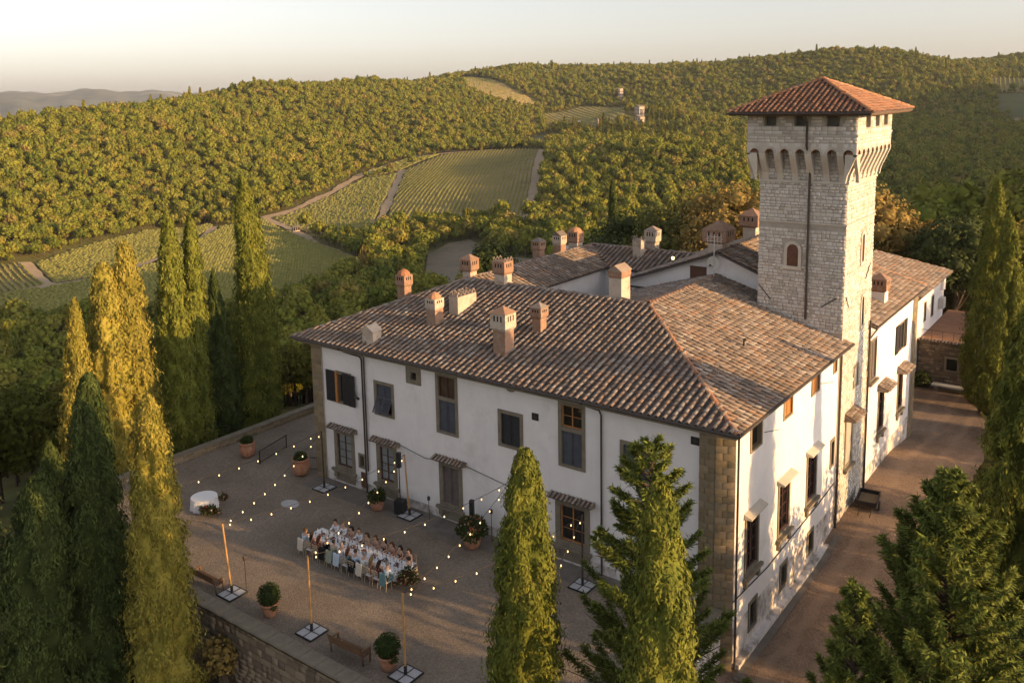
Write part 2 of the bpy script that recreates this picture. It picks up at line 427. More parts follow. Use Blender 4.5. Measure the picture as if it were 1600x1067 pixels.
# far range, beyond the left shoulder of the wooded hill
def far_range():
    hd = np.radians(np.linspace(-80, -38, 120)); rr = np.linspace(4200, 9000, 40)
    A, R_ = np.meshgrid(hd, rr)
    deg = np.degrees(A)
    crest = 96 + 26 * np.exp(-((deg + 61.5) / 3.2) ** 2) + 20 * np.exp(-((deg + 69) / 4) ** 2) + 10 * np.sin(deg * 1.7)
    t = (R_ - 4200) / 4800
    prof = np.clip(np.sin(np.clip(t / .62, 0, 1.6) * math.pi / 2), 0, 1)
    z = -75 + (crest + 75) * prof ** 1.2
    z += 18 * np.sin(deg * 2.3 + t * 9) * prof * (1 - prof) * 2 + 10 * np.sin(deg * 5.1 - t * 14) * prof * (1 - .6 * prof)
    X, Y = CAM[0] + R_ * np.sin(A), CAM[1] + R_ * np.cos(A)
    n, k = A.shape
    i_ = np.arange(n - 1)[:, None] * k; j_ = np.arange(k - 1)[None]
    F = np.stack([i_ + j_, i_ + j_ + 1, i_ + k + j_ + 1, i_ + k + j_], -1).reshape(-1, 4)
    m = mk("hazed_woods_and_fields", (.09, .105, .085), (.19, .185, .145), .004, .98, stain=(.34, .30, .23), stain_scale=.0022, stain_lo=.54, stain_hi=.62)  # wood and field colours lightened to carry the paleness of distant haze
    o = link("hills", np_mesh("hills", np.stack([X, Y, z], -1).reshape(-1, 3), [F], m, smooth=True))
    tag(o, kind="structure")
far_range()

# ---------------------------------------------------------------- fields (world outlines, metres)
def inside(poly, x, y):
    x = np.asarray(x); y = np.asarray(y); c = np.zeros(x.shape, bool)
    p = np.asarray(poly); j = len(p) - 1
    for i in range(len(p)):
        xi, yi = p[i]; xj, yj = p[j]
        cond = ((yi > y) != (yj > y)) & (x < (xj - xi) * (y - yi) / (yj - yi + 1e-12) + xi)
        c ^= cond; j = i
    return c
FIELDS = dict(
 vine_left=[(-403, 283), (-343, 262), (-298, 245), (-260, 229), (-245, 186), (-238, 160), (-230, 152), (-262, 128), (-271, 108), (-286, 80), (-346, 111), (-341, 152), (-345, 178), (-380, 220), (-405, 255)],
 vine_upleft=[(-400, 100), (-392, 143), (-349, 131), (-344, 109), (-370, 92)],
 vine_upmid=[(-391, 148), (-431, 227), (-416, 258), (-409, 253), (-383, 217), (-350, 178), (-346, 156), (-350, 136)],
 vine_mid=[(-402, 288), (-404, 307), (-427, 361), (-463, 422), (-449, 443), (-372, 353), (-340, 312), (-319, 288), (-310, 269), (-358, 275)],
 vine_right=[(-449, 452), (-463, 510), (-448, 551), (-406, 568), (-335, 460), (-308, 418), (-273, 364), (-248, 324), (-278, 334), (-302, 319), (-312, 294), (-336, 318), (-369, 358)],
 vine_top=[(-482, 438), (-486, 497), (-468, 514), (-456, 453), (-466, 429)],
 grey_field=[(-200, 196), (-255, 260), (-263, 284), (-257, 293), (-176, 239), (-150, 205), (-145, 178), (-163, 172)],
 meadow=[(-462, 591), (-490, 697), (-479, 714), (-445, 654), (-416, 588)],
 clearing=[(-850, 985), (-868, 1035), (-773, 981), (-704, 935), (-639, 916), (-655, 867), (-720, 871)],
 terraces=[(-612, 876), (-595, 931), (-541, 951), (-434, 762), (-451, 719), (-545, 790)],
 right_vines=[(-172, 1230), (-145, 1317), (-60, 1317), (-60, 1134), (-122, 1134), (-145, 1123)],
 right_meadow=[(-145, 1110), (-121, 1129), (-60, 1129), (-60, 1000), (-105, 1000), (-128, 1011)],
 right_plot=[(-122, 998), (-60, 995), (-60, 954), (-99, 950), (-113, 965)],
)
MAT['vine_soil'] = mk("vineyard_soil", (.26, .20, .09), (.38, .285, .14), .05, .98, stain=(.15, .15, .05), stain_scale=.03)
MAT['pale_soil'] = mk("mown_pale_field", (.20, .165, .11), (.26, .215, .15), .06, .98, stain=(.16, .14, .085), stain_scale=.04)
MAT['meadow'] = mk("green_meadow", (.085, .10, .035), (.13, .13, .055), .05, .98)
MAT['dry'] = mk("dry_grass", (.36, .25, .10), (.46, .33, .15), .05, .98, stain=(.26, .22, .09), stain_scale=.06)
MAT['track'] = mk("pale_track", (.34, .25, .155), (.43, .325, .21), .3, .98)
MAT['vine'] = mk("vine_leaves", (.25, .255, .065), (.36, .335, .10), .4, .9, foliage=.25)

def drape(name, poly, mat, dz=.45, step=5.0):
    p = np.array(poly, float)
    n0 = np.floor(p.min(0) / step).astype(int); n1 = np.ceil(p.max(0) / step).astype(int)
    bm = bmesh.new()
    vs = [bm.verts.new((x, y, 0)) for x, y in p]
    bm.faces.new(vs)
    for ax in (0, 1):
        no = [0, 0, 0]; no[ax] = 1
        for k in range(n0[ax] + 1, n1[ax]):
            co = [0, 0, 0]; co[ax] = k * step
            bmesh.ops.bisect_plane(bm, geom=bm.verts[:] + bm.edges[:] + bm.faces[:], plane_co=co, plane_no=no)
    co = np.array([v.co[:] for v in bm.verts])
    z = H(co[:, 0], co[:, 1]) + dz
    for v, zz in zip(bm.verts, z): v.co.z = zz
    bmesh.ops.recalc_face_normals(bm, faces=bm.faces[:])
    if sum(f.normal.z for f in bm.faces) < 0: bmesh.ops.reverse_faces(bm, faces=bm.faces[:])
    me = bpy.data.meshes.new(name); bm.to_mesh(me); bm.free()
    me.materials.append(mat)
    return tag(link(name, me), kind="structure")

for k, m in dict(vine_left='vine_soil', vine_upleft='vine_soil', vine_upmid='vine_soil', vine_mid='vine_soil', vine_right='vine_soil', vine_top='vine_soil', grey_field='pale_soil', meadow='meadow', clearing='dry', terraces='vine_soil', right_vines='vine_soil', right_meadow='meadow', right_plot='pale_soil').items():
    nm = {'vine_soil': 'vineyard_ground', 'pale_soil': 'pale_field', 'meadow': 'meadow', 'dry': 'dry_grass_field'}[m]
    drape(nm, FIELDS[k], MAT[m])

TRACKS = [[(-404, 284), (-380, 279), (-347, 265), (-319, 251), (-294, 241), (-259, 228)], [(-454, 453), (-371, 356), (-338, 315), (-314, 286)], [(-403, 567), (-333, 462), (-306, 419), (-271, 366), (-244, 320)],
 [(-342, 111), (-346, 131), (-341, 154), (-351, 182), (-367, 212), (-409, 254)], [(-393, 144), (-373, 139), (-346, 132)], [(-404, 284), (-406, 306), (-430, 361), (-477, 432), (-486, 492), (-466, 520), (-445, 556)],
 [(-452, 448), (-429, 463), (-381, 464), (-342, 472)], [(-319, 292), (-302, 319), (-280, 336), (-246, 321)], [(-494, 505), (-489, 538), (-474, 543)]]
TW = [4.5, 5, 7, 4, 5, 5.5, 3, 4, 9]
def ribbon(name, pts, w, mat, dz=.75):
    p = np.array(pts, float)
    seg = np.hypot(*np.diff(p, axis=0).T); s = np.concatenate([[0], np.cumsum(seg)])
    t = np.arange(0, s[-1] + 4, 4.0).clip(0, s[-1])
    c = np.stack([np.interp(t, s, p[:, 0]), np.interp(t, s, p[:, 1])], 1)
    for _ in range(3): c[1:-1] = (c[:-2] + 2 * c[1:-1] + c[2:]) / 4
    d = np.gradient(c, axis=0); d /= np.linalg.norm(d, axis=1, keepdims=True) + 1e-9
    nrm = np.stack([-d[:, 1], d[:, 0]], 1)
    ww = w * (.5 + .12 * np.sin(t * .13) + .06 * np.sin(t * .41))[:, None]
    rows = [c - nrm * ww, c, c + nrm * ww]
    V = np.concatenate([np.column_stack([r, H(r[:, 0], r[:, 1]) + dz]) for r in rows])
    n = len(c); i = np.arange(n - 1)
    F = np.concatenate([np.stack([i + k * n, i + 1 + k * n, i + 1 + (k + 1) * n, i + (k + 1) * n], 1)[:, ::-1] for k in range(2)])
    return tag(link(name, np_mesh(name, V, [F], mat)), kind="structure")
for p, w in zip(TRACKS, TW): ribbon("track", p, w, MAT['track'])

def vine_rows(poly, ang, spacing, label, w=.85, h=1.25, seg=1.3, gap=.05):
    d = np.array([math.cos(ang), math.sin(ang)]); nrm = np.array([-d[1], d[0]])
    p = np.array(poly, float); a = p @ d; b = p @ nrm
    u = np.arange(a.min(), a.max(), seg); v = np.arange(b.min() + spacing / 2, b.max(), spacing)
    U, Vv = np.meshgrid(u, v); x = U * d[0] + Vv * nrm[0]; y = U * d[1] + Vv * nrm[1]
    ok = inside(poly, x, y) & inside(poly, x + d[0] * seg, y + d[1] * seg) & (RNG.random(x.shape) > gap)
    x = x[ok]; y = y[ok]; n = len(x)
    def pt(k, off, z, jit):
        px = x + d[0] * k * seg + nrm[0] * off; py = y + d[1] * k * seg + nrm[1] * off
        return np.column_stack([px, py, H(px, py) + z]) + RNG.normal(0, jit, (n, 3))
    W0 = w * RNG.uniform(.7, 1.35, n)[:, None] / 2; hh = h * RNG.uniform(.75, 1.25, n)
    V = np.stack([pt(0, -W0[:, 0], .4, .08), pt(0, W0[:, 0], .4, .08), pt(0, W0[:, 0] * .7, 0, .08) + np.column_stack([hh * 0, hh * 0, hh]), pt(0, -W0[:, 0] * .7, 0, .08) + np.column_stack([hh * 0, hh * 0, hh]),
                  pt(1, -W0[:, 0], .4, .08), pt(1, W0[:, 0], .4, .08), pt(1, W0[:, 0] * .7, 0, .08) + np.column_stack([hh * 0, hh * 0, hh]), pt(1, -W0[:, 0] * .7, 0, .08) + np.column_stack([hh * 0, hh * 0, hh])], 1).reshape(-1, 3)
    bf = np.array([(0, 4, 7, 3), (1, 2, 6, 5), (3, 7, 6, 2), (0, 3, 2, 1), (4, 5, 6, 7)])
    F = (bf[None] + (np.arange(n) * 8)[:, None, None]).reshape(-1, 4)
    o = link("vine_rows", np_mesh("vine_rows", V, [F], MAT['vine']))
    return tag(o, label, "vineyard", kind="stuff")
vine_rows(FIELDS['vine_right'], math.atan2(230, -150), 2.6, "rows of vines climbing the wide slope across the valley")
vine_rows(FIELDS['vine_top'], math.atan2(230, -60), 2.6, "short rows of vines below the edge of the wood")
vine_rows(FIELDS['vine_mid'], math.atan2(.42, .9), 6.0, "vine rows lying along the slope left of the dirt track", w=2.4)
vine_rows(FIELDS['vine_left'], math.atan2(.75, .66), 2.5, "dense green vines on the valley floor behind the cypresses", w=1.1)
vine_rows(FIELDS['vine_upleft'], math.atan2(.25, -.97), 2.5, "shaded vines in the plot at the far left edge")
vine_rows(FIELDS['vine_upmid'], math.atan2(.75, .66), 2.5, "vines between the wood and the straight valley track", w=1.1)
vine_rows(FIELDS['terraces'], math.atan2(.5, -.86), 7.0, "terraced vine rows below the hilltop hamlet", w=2.2)
vine_rows(FIELDS['right_vines'], math.atan2(1, -.15), 5.0, "small vineyard high on the right hillside", w=1.8, h=1.8)
vine_rows(FIELDS['clearing'], math.atan2(.6, .8), 8.0, "sparse rows of plants in the golden hilltop clearing", w=1.6, gap=.35)

# ---------------------------------------------------------------- foliage tools
LEAF_V = np.array([(0, 0, 0), (.30, .04, .42), (0, -.05, 1.0), (-.30, .04, .46)])
LEAF_F = [np.array([(0, 1, 2, 3)])]
def tuft(k=3, spread=.5, w=.32):
    V = []; F = []
    for i in range(k):
        a = 2 * math.pi * i / k + .3
        R3 = Matrix.Rotation(a, 3, 'Z') @ Matrix.Rotation(spread * (0.6 + .4 * ((i * 7) % 3) / 2), 3, 'X')
        b = len(V)
        for p in ((-.10, 0, 0), (w / 2, .03, .45), (0, 0, 1.0), (-w / 2, .03, .5)):
            V.append(tuple(R3 @ Vector(p)))
        F.append((b, b + 1, b + 2, b + 3))
    return np.array(V), [np.array(F)]
TUFT = tuft()

def leafy(points, axes, sizes, base):
    return join_np(base[0], base[1], mats_from(rot_to(axes), sizes, points))

def leafy_n(points, normals, sizes, base, jit=.38, up=0.0):
    """flat leaf sprays facing the normals, random spin (or growing upwards)"""
    n = len(points)
    nn = normals / (np.linalg.norm(normals, axis=1, keepdims=True) + 1e-9) + RNG.normal(0, jit, (n, 3))
    ax = RNG.normal(0, 1, (n, 3)) * (1 - up) + np.array([0, 0, 1.0]) * up
    return join_np(base[0] - np.array([0, 0, .4]), base[1], mats_from(frame_zn(ax, nn), sizes, points))

def sph(n):
    i = np.arange(n) + .5
    ph = np.arccos(1 - 2 * i / n); th = math.pi * (1 + 5 ** .5) * i
    return np.column_stack([np.cos(th) * np.sin(ph), np.sin(th) * np.sin(ph), np.cos(ph)])

def ico(sub=2):
    bm = bmesh.new(); bmesh.ops.create_icosphere(bm, subdivisions=sub, radius=1)
    V = np.array([v.co[:] for v in bm.verts]); F = np.array([[v.index for v in f.verts] for f in bm.faces]); bm.free()
    return V, F

def crown_points(clumps, per, up=.35):
    """clumps: (k,4) centre+radius -> points on the clump surfaces that are outside all others, with outward axes"""
    P = []; A = []
    for c in clumps:
        n = max(8, int(per * c[3] ** 2))
        d = RNG.normal(size=(n, 3)); d /= np.linalg.norm(d, axis=1, keepdims=True)
        r = c[3] * RNG.uniform(.62, 1.08, n)[:, None]
        p = c[:3] + d * r
        q = np.linalg.norm(p[:, None] - clumps[None, :, :3], axis=2) / clumps[None, :, 3]
        ok = (q > .72).all(1)
        P.append(p[ok]); A.append(d[ok])
    P = np.concatenate(P); A = np.concatenate(A)
    A = A + np.array([0, 0, up * .4])
    return P, A

def blob_core(clumps, f=.74, sub=1):
    V0, F0 = ico(sub)
    M = mats_from(np.tile(np.eye(3), (len(clumps), 1, 1)), clumps[:, 3] * f, clumps[:, :3])
    return join_np(V0, [F0], M)

def merge(parts):
    V = []; T = {3: [], 4: []}; mi = {3: [], 4: []}; b = 0
    for v, fs, m in parts:
        for f in fs:
            k = f.shape[1]; T[k].append(f + b); mi[k].append(np.full(len(f), m))
        V.append(v); b += len(v)
    faces = [np.concatenate(T[k]) for k in (3, 4) if T[k]]
    idx = np.concatenate([np.concatenate(mi[k]) for k in (3, 4) if mi[k]])
    return np.concatenate(V), faces, idx

def fol(name, a, b, sc=.3, hv=.25, tr=.3):
    return mk(name, a, b, sc, .85, foliage=tr, hv=hv, spec=.15)
MAT['oak'] = mk("wood_oak_leaves", (.055, .068, .014), (.12, .125, .028), .25, .9, foliage=.25, hv=.35, palette=[(.06, .075, .014), (.10, .115, .022), (.085, .085, .02), (.13, .125, .03), (.155, .105, .035), (.075, .095, .018), (.11, .12, .02), (.05, .06, .015)], pal_mix=.0)
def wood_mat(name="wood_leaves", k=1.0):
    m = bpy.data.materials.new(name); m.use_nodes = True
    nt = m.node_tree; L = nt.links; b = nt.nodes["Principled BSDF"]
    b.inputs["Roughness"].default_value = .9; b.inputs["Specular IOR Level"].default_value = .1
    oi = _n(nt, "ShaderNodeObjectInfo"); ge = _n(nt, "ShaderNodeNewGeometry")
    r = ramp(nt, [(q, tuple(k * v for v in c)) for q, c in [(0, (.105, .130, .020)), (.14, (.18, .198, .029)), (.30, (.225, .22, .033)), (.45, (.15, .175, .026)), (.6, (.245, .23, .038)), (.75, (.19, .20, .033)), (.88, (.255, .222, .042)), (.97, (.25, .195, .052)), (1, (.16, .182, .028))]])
    L.new(oi.outputs["Random"], r.inputs[0])
    mr = _n(nt, "ShaderNodeMapRange"); mr.inputs[3].default_value = .65; mr.inputs[4].default_value = 1.35; L.new(ge.outputs["Random Per Island"], mr.inputs[0])
    hs = _n(nt, "ShaderNodeHueSaturation"); L.new(r.outputs[0], hs.inputs["Color"]); L.new(mr.outputs[0], hs.inputs["Value"])
    L.new(hs.outputs[0], b.inputs["Base Color"])
    tr = _n(nt, "ShaderNodeBsdfTranslucent"); L.new(hs.outputs[0], tr.inputs["Color"])
    ms = _n(nt, "ShaderNodeMixShader"); ms.inputs[0].default_value = .12
    L.new(b.outputs[0], ms.inputs[1]); L.new(tr.outputs[0], ms.inputs[2]); L.new(ms.outputs[0], nt.nodes["Material Output"].inputs["Surface"])
    return m
MAT['wood'] = wood_mat(); MAT['wood_shaded'] = wood_mat('shaded_wood_leaves', .5)  # second copy is darkened: shade of the near wood put into its colour

def wood_proto(kind, seed):
    global RNG
    keep = RNG; RNG = np.random.default_rng(seed)
    parts = []
    if kind in ('oak', 'fine'):
        fine = kind == 'fine'; k = 16 if fine else 9
        d = sph(k + 3)[:k] * np.array([1.75, 1.75, 1.5]) * RNG.uniform(.75, 1.1, (k, 1)) + np.array([0, 0, 4.3])
        cl = np.column_stack([d, RNG.uniform(.75, 1.15, k) if fine else RNG.uniform(1.0, 1.5, k)])
        cl = np.vstack([cl, [[0, 0, 4.4, 1.9]]])
        P, A = crown_points(cl, 150 if fine else 22)
        parts.append((*leafy_n(P, A, RNG.uniform(.22, .42, len(P)) if fine else RNG.uniform(.55, .95, len(P)), (LEAF_V * [1.5, 1, 1], LEAF_F), .62), 0))
        parts.append((*blob_core(cl, .72), 0))
        b = MB().tube([(0, 0, -1.5), (0, 0, 3.8)], [.22, .12], 5)
        parts.append((np.array(b.v), [np.array([f for f in b.f if len(f) == 4])], 1))
    else:
        n = 260; t = RNG.uniform(.04, 1, n) ** .9; th = RNG.uniform(0, 2 * math.pi, n)
        r = .95 * (1 - t) ** .75 * np.clip(t / .12, .4, 1)
        P = np.column_stack([np.cos(th) * r, np.sin(th) * r, t * 9])
        A = np.column_stack([np.cos(th) * .5, np.sin(th) * .5, np.ones(n)]) + RNG.normal(0, .2, (n, 3))
        parts.append((*leafy(P, A, RNG.uniform(.6, 1.0, n), (LEAF_V * [1.6, 1, 1], LEAF_F)), 0))
        b = MB().lathe([(.15, -1), (.7, .8), (.75, 2.5), (.5, 5.5), (.05, 8.6)], n=7)
        parts.append((np.array(b.v), [np.array([f for f in b.f if len(f) == 4])], 0))
    RNG = keep
    V, F, mi = merge(parts)
    return np_mesh("wood_tree_" + kind, V, F, [MAT['wood_shaded' if kind == 'fine' else 'wood'], MAT['bark']], mi)

PROTO = [wood_proto('oak', s) for s in (1, 2, 3, 4)] + [wood_proto('cypress', 9)]
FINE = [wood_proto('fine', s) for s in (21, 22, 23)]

def wood_points():
    P = []
    bands = [(78, 420, 3.9), (420, 820, 4.0), (820, 1900, 4.9)]
    for d0, d1, s in bands:
        x0, x1, y0, y1 = -1300, 130, -40, 1900
        gx = np.arange(max(x0, -d1), x1, s); gy = np.arange(y0, min(y1, d1 + 10), s)
        X, Y = np.meshgrid(gx, gy); X = X.ravel() + RNG.uniform(-.45, .45, X.size) * s; Y = Y.ravel() + RNG.uniform(-.45, .45, Y.size) * s
        dx, dy = X - CAM[0], Y - CAM[1]; D = np.hypot(dx, dy); hd = np.degrees(np.arctan2(dx, dy))
        ok = (D >= d0) & (D < d1) & (hd > -69.5) & (hd < -3)
        P.append(np.column_stack([X[ok], Y[ok], D[ok], hd[ok]]))
    P = np.concatenate(P)
    x, y = P[:, 0], P[:, 1]
    bad = np.zeros(len(P), bool)
    for k, poly in FIELDS.items():
        for ox, oy in ((0, 0), (2, 0), (-2, 0), (0, 2), (0, -2)):
            bad |= inside(poly, x + ox, y + oy)
    for tr, w in zip(TRACKS, TW):
        p = np.array(tr, float)
        for a, b in zip(p[:-1], p[1:]):
            t = np.clip(((x - a[0]) * (b[0] - a[0]) + (y - a[1]) * (b[1] - a[1])) / ((b - a) ** 2).sum(), 0, 1)
            bad |= np.hypot(x - a[0] - t * (b[0] - a[0]), y - a[1] - t * (b[1] - a[1])) < w / 2 + 1.5
    for hx_, hy_, hr_ in ((-567, 988, 9), (-561, 978, 8), (-427, 781, 11), (-424, 770, 10), (-415, 757, 10), (-411, 747, 9), (-449, 737, 9), (-445, 728, 8)):
        bad |= np.hypot(x - hx_, y - hy_) < hr_
    bad |= (x > -61) & (x < 60) & (y < 40) & ~((x < -50) & (y > 24))
    bad |= (x > -46) & (x < 60) & (y < 62)
    bad |= (x > -40) & (x < 60) & (y < 74)
    P = P[~bad]
    h = H(P[:, 0], P[:, 1])
    # what the hills hide from the camera is left out
    hg = np.radians(np.arange(-70, -2, .25)); dg = np.geomspace(80, 2000, 260)
    A_, D_ = np.meshgrid(hg, dg)
    e = (H(CAM[0] + D_ * np.sin(A_), CAM[1] + D_ * np.cos(A_)) - CAM[2]) / D_
    m = np.maximum.accumulate(e, 0)
    ia = np.clip(((np.radians(P[:, 3]) - hg[0]) / np.radians(.25)).round().astype(int), 0, len(hg) - 1)
    idd = np.clip(np.searchsorted(dg, P[:, 2] - 25) - 1, 0, len(dg) - 1)
    vis = (h + 9 - CAM[2]) / P[:, 2] > m[idd, ia]
    return np.column_stack([P[:, :3], h])[vis]
WP = wood_points()
print("woodland trees", len(WP))
n = len(WP)
kind = RNG.integers(0, 4, n)
cy = RNG.random(n) < .035
hamlet = np.hypot(WP[:, 0] + 425, WP[:, 1] - 745) < 75
cy |= hamlet & (RNG.random(n) < .55)
cy &= WP[:, 2] > 230
kind[cy] = 4
size = np.clip(RNG.lognormal(-.04, .33, n), .45, 1.8) * np.where(cy, RNG.uniform(.8, 1.25, n), 1) * np.interp(WP[:, 2], [90, 200, 700], [1.0, .9, .84])
spin = RNG.uniform(0, 2 * math.pi, n)
tall = RNG.uniform(.85, 1.2, n)
order = np.argsort(WP[:, 2])
near = order[:300]; rest = order[300:]
first = {}
for i in near:
    nm = "cypress_tree" if kind[i] == 4 else "woodland_tree"
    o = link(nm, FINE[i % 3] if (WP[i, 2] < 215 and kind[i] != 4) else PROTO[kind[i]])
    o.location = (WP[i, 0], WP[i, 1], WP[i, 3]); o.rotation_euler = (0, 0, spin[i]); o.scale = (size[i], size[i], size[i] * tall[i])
    if kind[i] == 4: tag(o, "slim dark cypress standing among the leafy trees of the wood", "tree", "cypresses in the wood below the villa")
    else: tag(o, "leafy green tree in the wood between villa and valley fields", "tree", "trees of the near wood")
    if o.data is PROTO[kind[i]]: first.setdefault(kind[i], o)
for k in range(5):
    if k not in first:
        i = rest[np.argmax(kind[rest] == k)]
        o = link("cypress_tree" if k == 4 else "woodland_tree", PROTO[k]); o.location = (WP[i, 0], WP[i, 1], WP[i, 3])
        tag(o, "slim dark cypress in the far wood" if k == 4 else "leafy tree in the far wood", "tree", "single trees of the far wood"); first[k] = o

def scatter(name, pts, knd, sc, rz, protos, label, cat):
    me = bpy.data.meshes.new(name); me.vertices.add(len(pts)); me.vertices.foreach_set("co", np.ascontiguousarray(pts, dtype=np.float32).ravel())
    a = me.attributes.new("kind", 'INT', 'POINT'); a.data.foreach_set("value", knd.astype(np.int32))
    a = me.attributes.new("grow", 'FLOAT_VECTOR', 'POINT'); a.data.foreach_set("vector", np.ascontiguousarray(sc, dtype=np.float32).ravel())
    a = me.attributes.new("turn", 'FLOAT_VECTOR', 'POINT'); a.data.foreach_set("vector", np.ascontiguousarray(np.column_stack([rz * 0, rz * 0, rz]), dtype=np.float32).ravel())
    o = link(name, me); tag(o, label, cat, kind="stuff")
    ng = bpy.data.node_groups.new(name + "_nodes", 'GeometryNodeTree')
    ng.interface.new_socket("Geometry", in_out='INPUT', socket_type='NodeSocketGeometry')
    ng.interface.new_socket("Geometry", in_out='OUTPUT', socket_type='NodeSocketGeometry')
    N, L = ng.nodes, ng.links
    gi = N.new("NodeGroupInput"); go = N.new("NodeGroupOutput")
    jn = N.new("GeometryNodeJoinGeometry")
    for p in reversed(protos):
        oi = N.new("GeometryNodeObjectInfo"); oi.transform_space = 'ORIGINAL'; oi.inputs["Object"].default_value = p; oi.inputs["As Instance"].default_value = True
        L.new(oi.outputs["Geometry"], jn.inputs[0])
    ip = N.new("GeometryNodeInstanceOnPoints"); ip.inputs["Pick Instance"].default_value = True
    def at(nm, t):
        q = N.new("GeometryNodeInputNamedAttribute"); q.data_type = t; q.inputs[0].default_value = nm; return q.outputs[0]
    L.new(gi.outputs[0], ip.inputs["Points"]); L.new(jn.outputs[0], ip.inputs["Instance"])
    L.new(at("kind", 'INT'), ip.inputs["Instance Index"]); L.new(at("turn", 'FLOAT_VECTOR'), ip.inputs["Rotation"]); L.new(at("grow", 'FLOAT_VECTOR'), ip.inputs["Scale"])
    L.new(ip.outputs[0], go.inputs[0])
    md = o.modifiers.new("scatter", 'NODES'); md.node_group = ng
    return o
scatter("woodland", np.column_stack([WP[rest, 0], WP[rest, 1], WP[rest, 3]]), kind[rest], np.column_stack([size[rest], size[rest], size[rest] * tall[rest]]), spin[rest], [first[k] for k in range(5)], "dense wood covering the hills around the valley", "woodland")
# ---------------------------------------------------------------- building tools
class Fac:
    """a facade: u along it, d outwards, z up"""
    def __init__(s, o, u, n): s.o, s.u, s.n = Vector(o), Vector(u), Vector(n)
    def P(s, u, d, z): return s.o + s.u * u + s.n * d + Vector((0, 0, z))
    def box(s, mb, u0, u1, d0, d1, z0, z1, mi=0):
        vs = [s.P(u, d, z) for z in (z0, z1) for u, d in ((u0, d0), (u1, d0), (u1, d1), (u0, d1))]
        fs = [(0, 3, 2, 1), (4, 5, 6, 7), (0, 1, 5, 4), (1, 2, 6, 5), (2, 3, 7, 6), (3, 0, 4, 7)]
        if s.u.cross(s.n).z < 0: fs = [f[::-1] for f in fs]
        mb.add(vs, fs, mi); return mb
    def quad(s, mb, pts, mi=0):
        vs = [s.P(*p) for p in pts]
        nn = (vs[1] - vs[0]).cross(vs[2] - vs[0])
        f = (0, 1, 2, 3) if len(pts) == 4 else tuple(range(len(pts)))
        if nn.dot(s.n) < 0: f = f[::-1]
        mb.add(vs, [f], mi); return mb

def wall(fac, name, u0, u1, z0, z1, holes, parent, mats, split=None):
    """wall sheet with real openings; below z=split it takes the second material"""
    us = sorted({u0, u1} | {h[0] for h in holes} | {h[1] for h in holes})
    zs = sorted({z0, z1} | ({split} if split else set()) | {h[2] for h in holes} | {h[3] for h in holes})
    mb = MB()
    for a, b in zip(us[:-1], us[1:]):
        for c, d in zip(zs[:-1], zs[1:]):
            mu, mz = (a + b) / 2, (c + d) / 2
            if any(h[0] < mu < h[1] and h[2] < mz < h[3] for h in holes): continue
            fac.quad(mb, [(a, 0, c), (b, 0, c), (b, 0, d), (a, 0, d)], 1 if split and mz < split else 0)
    return mb.build(name, mats, parent)

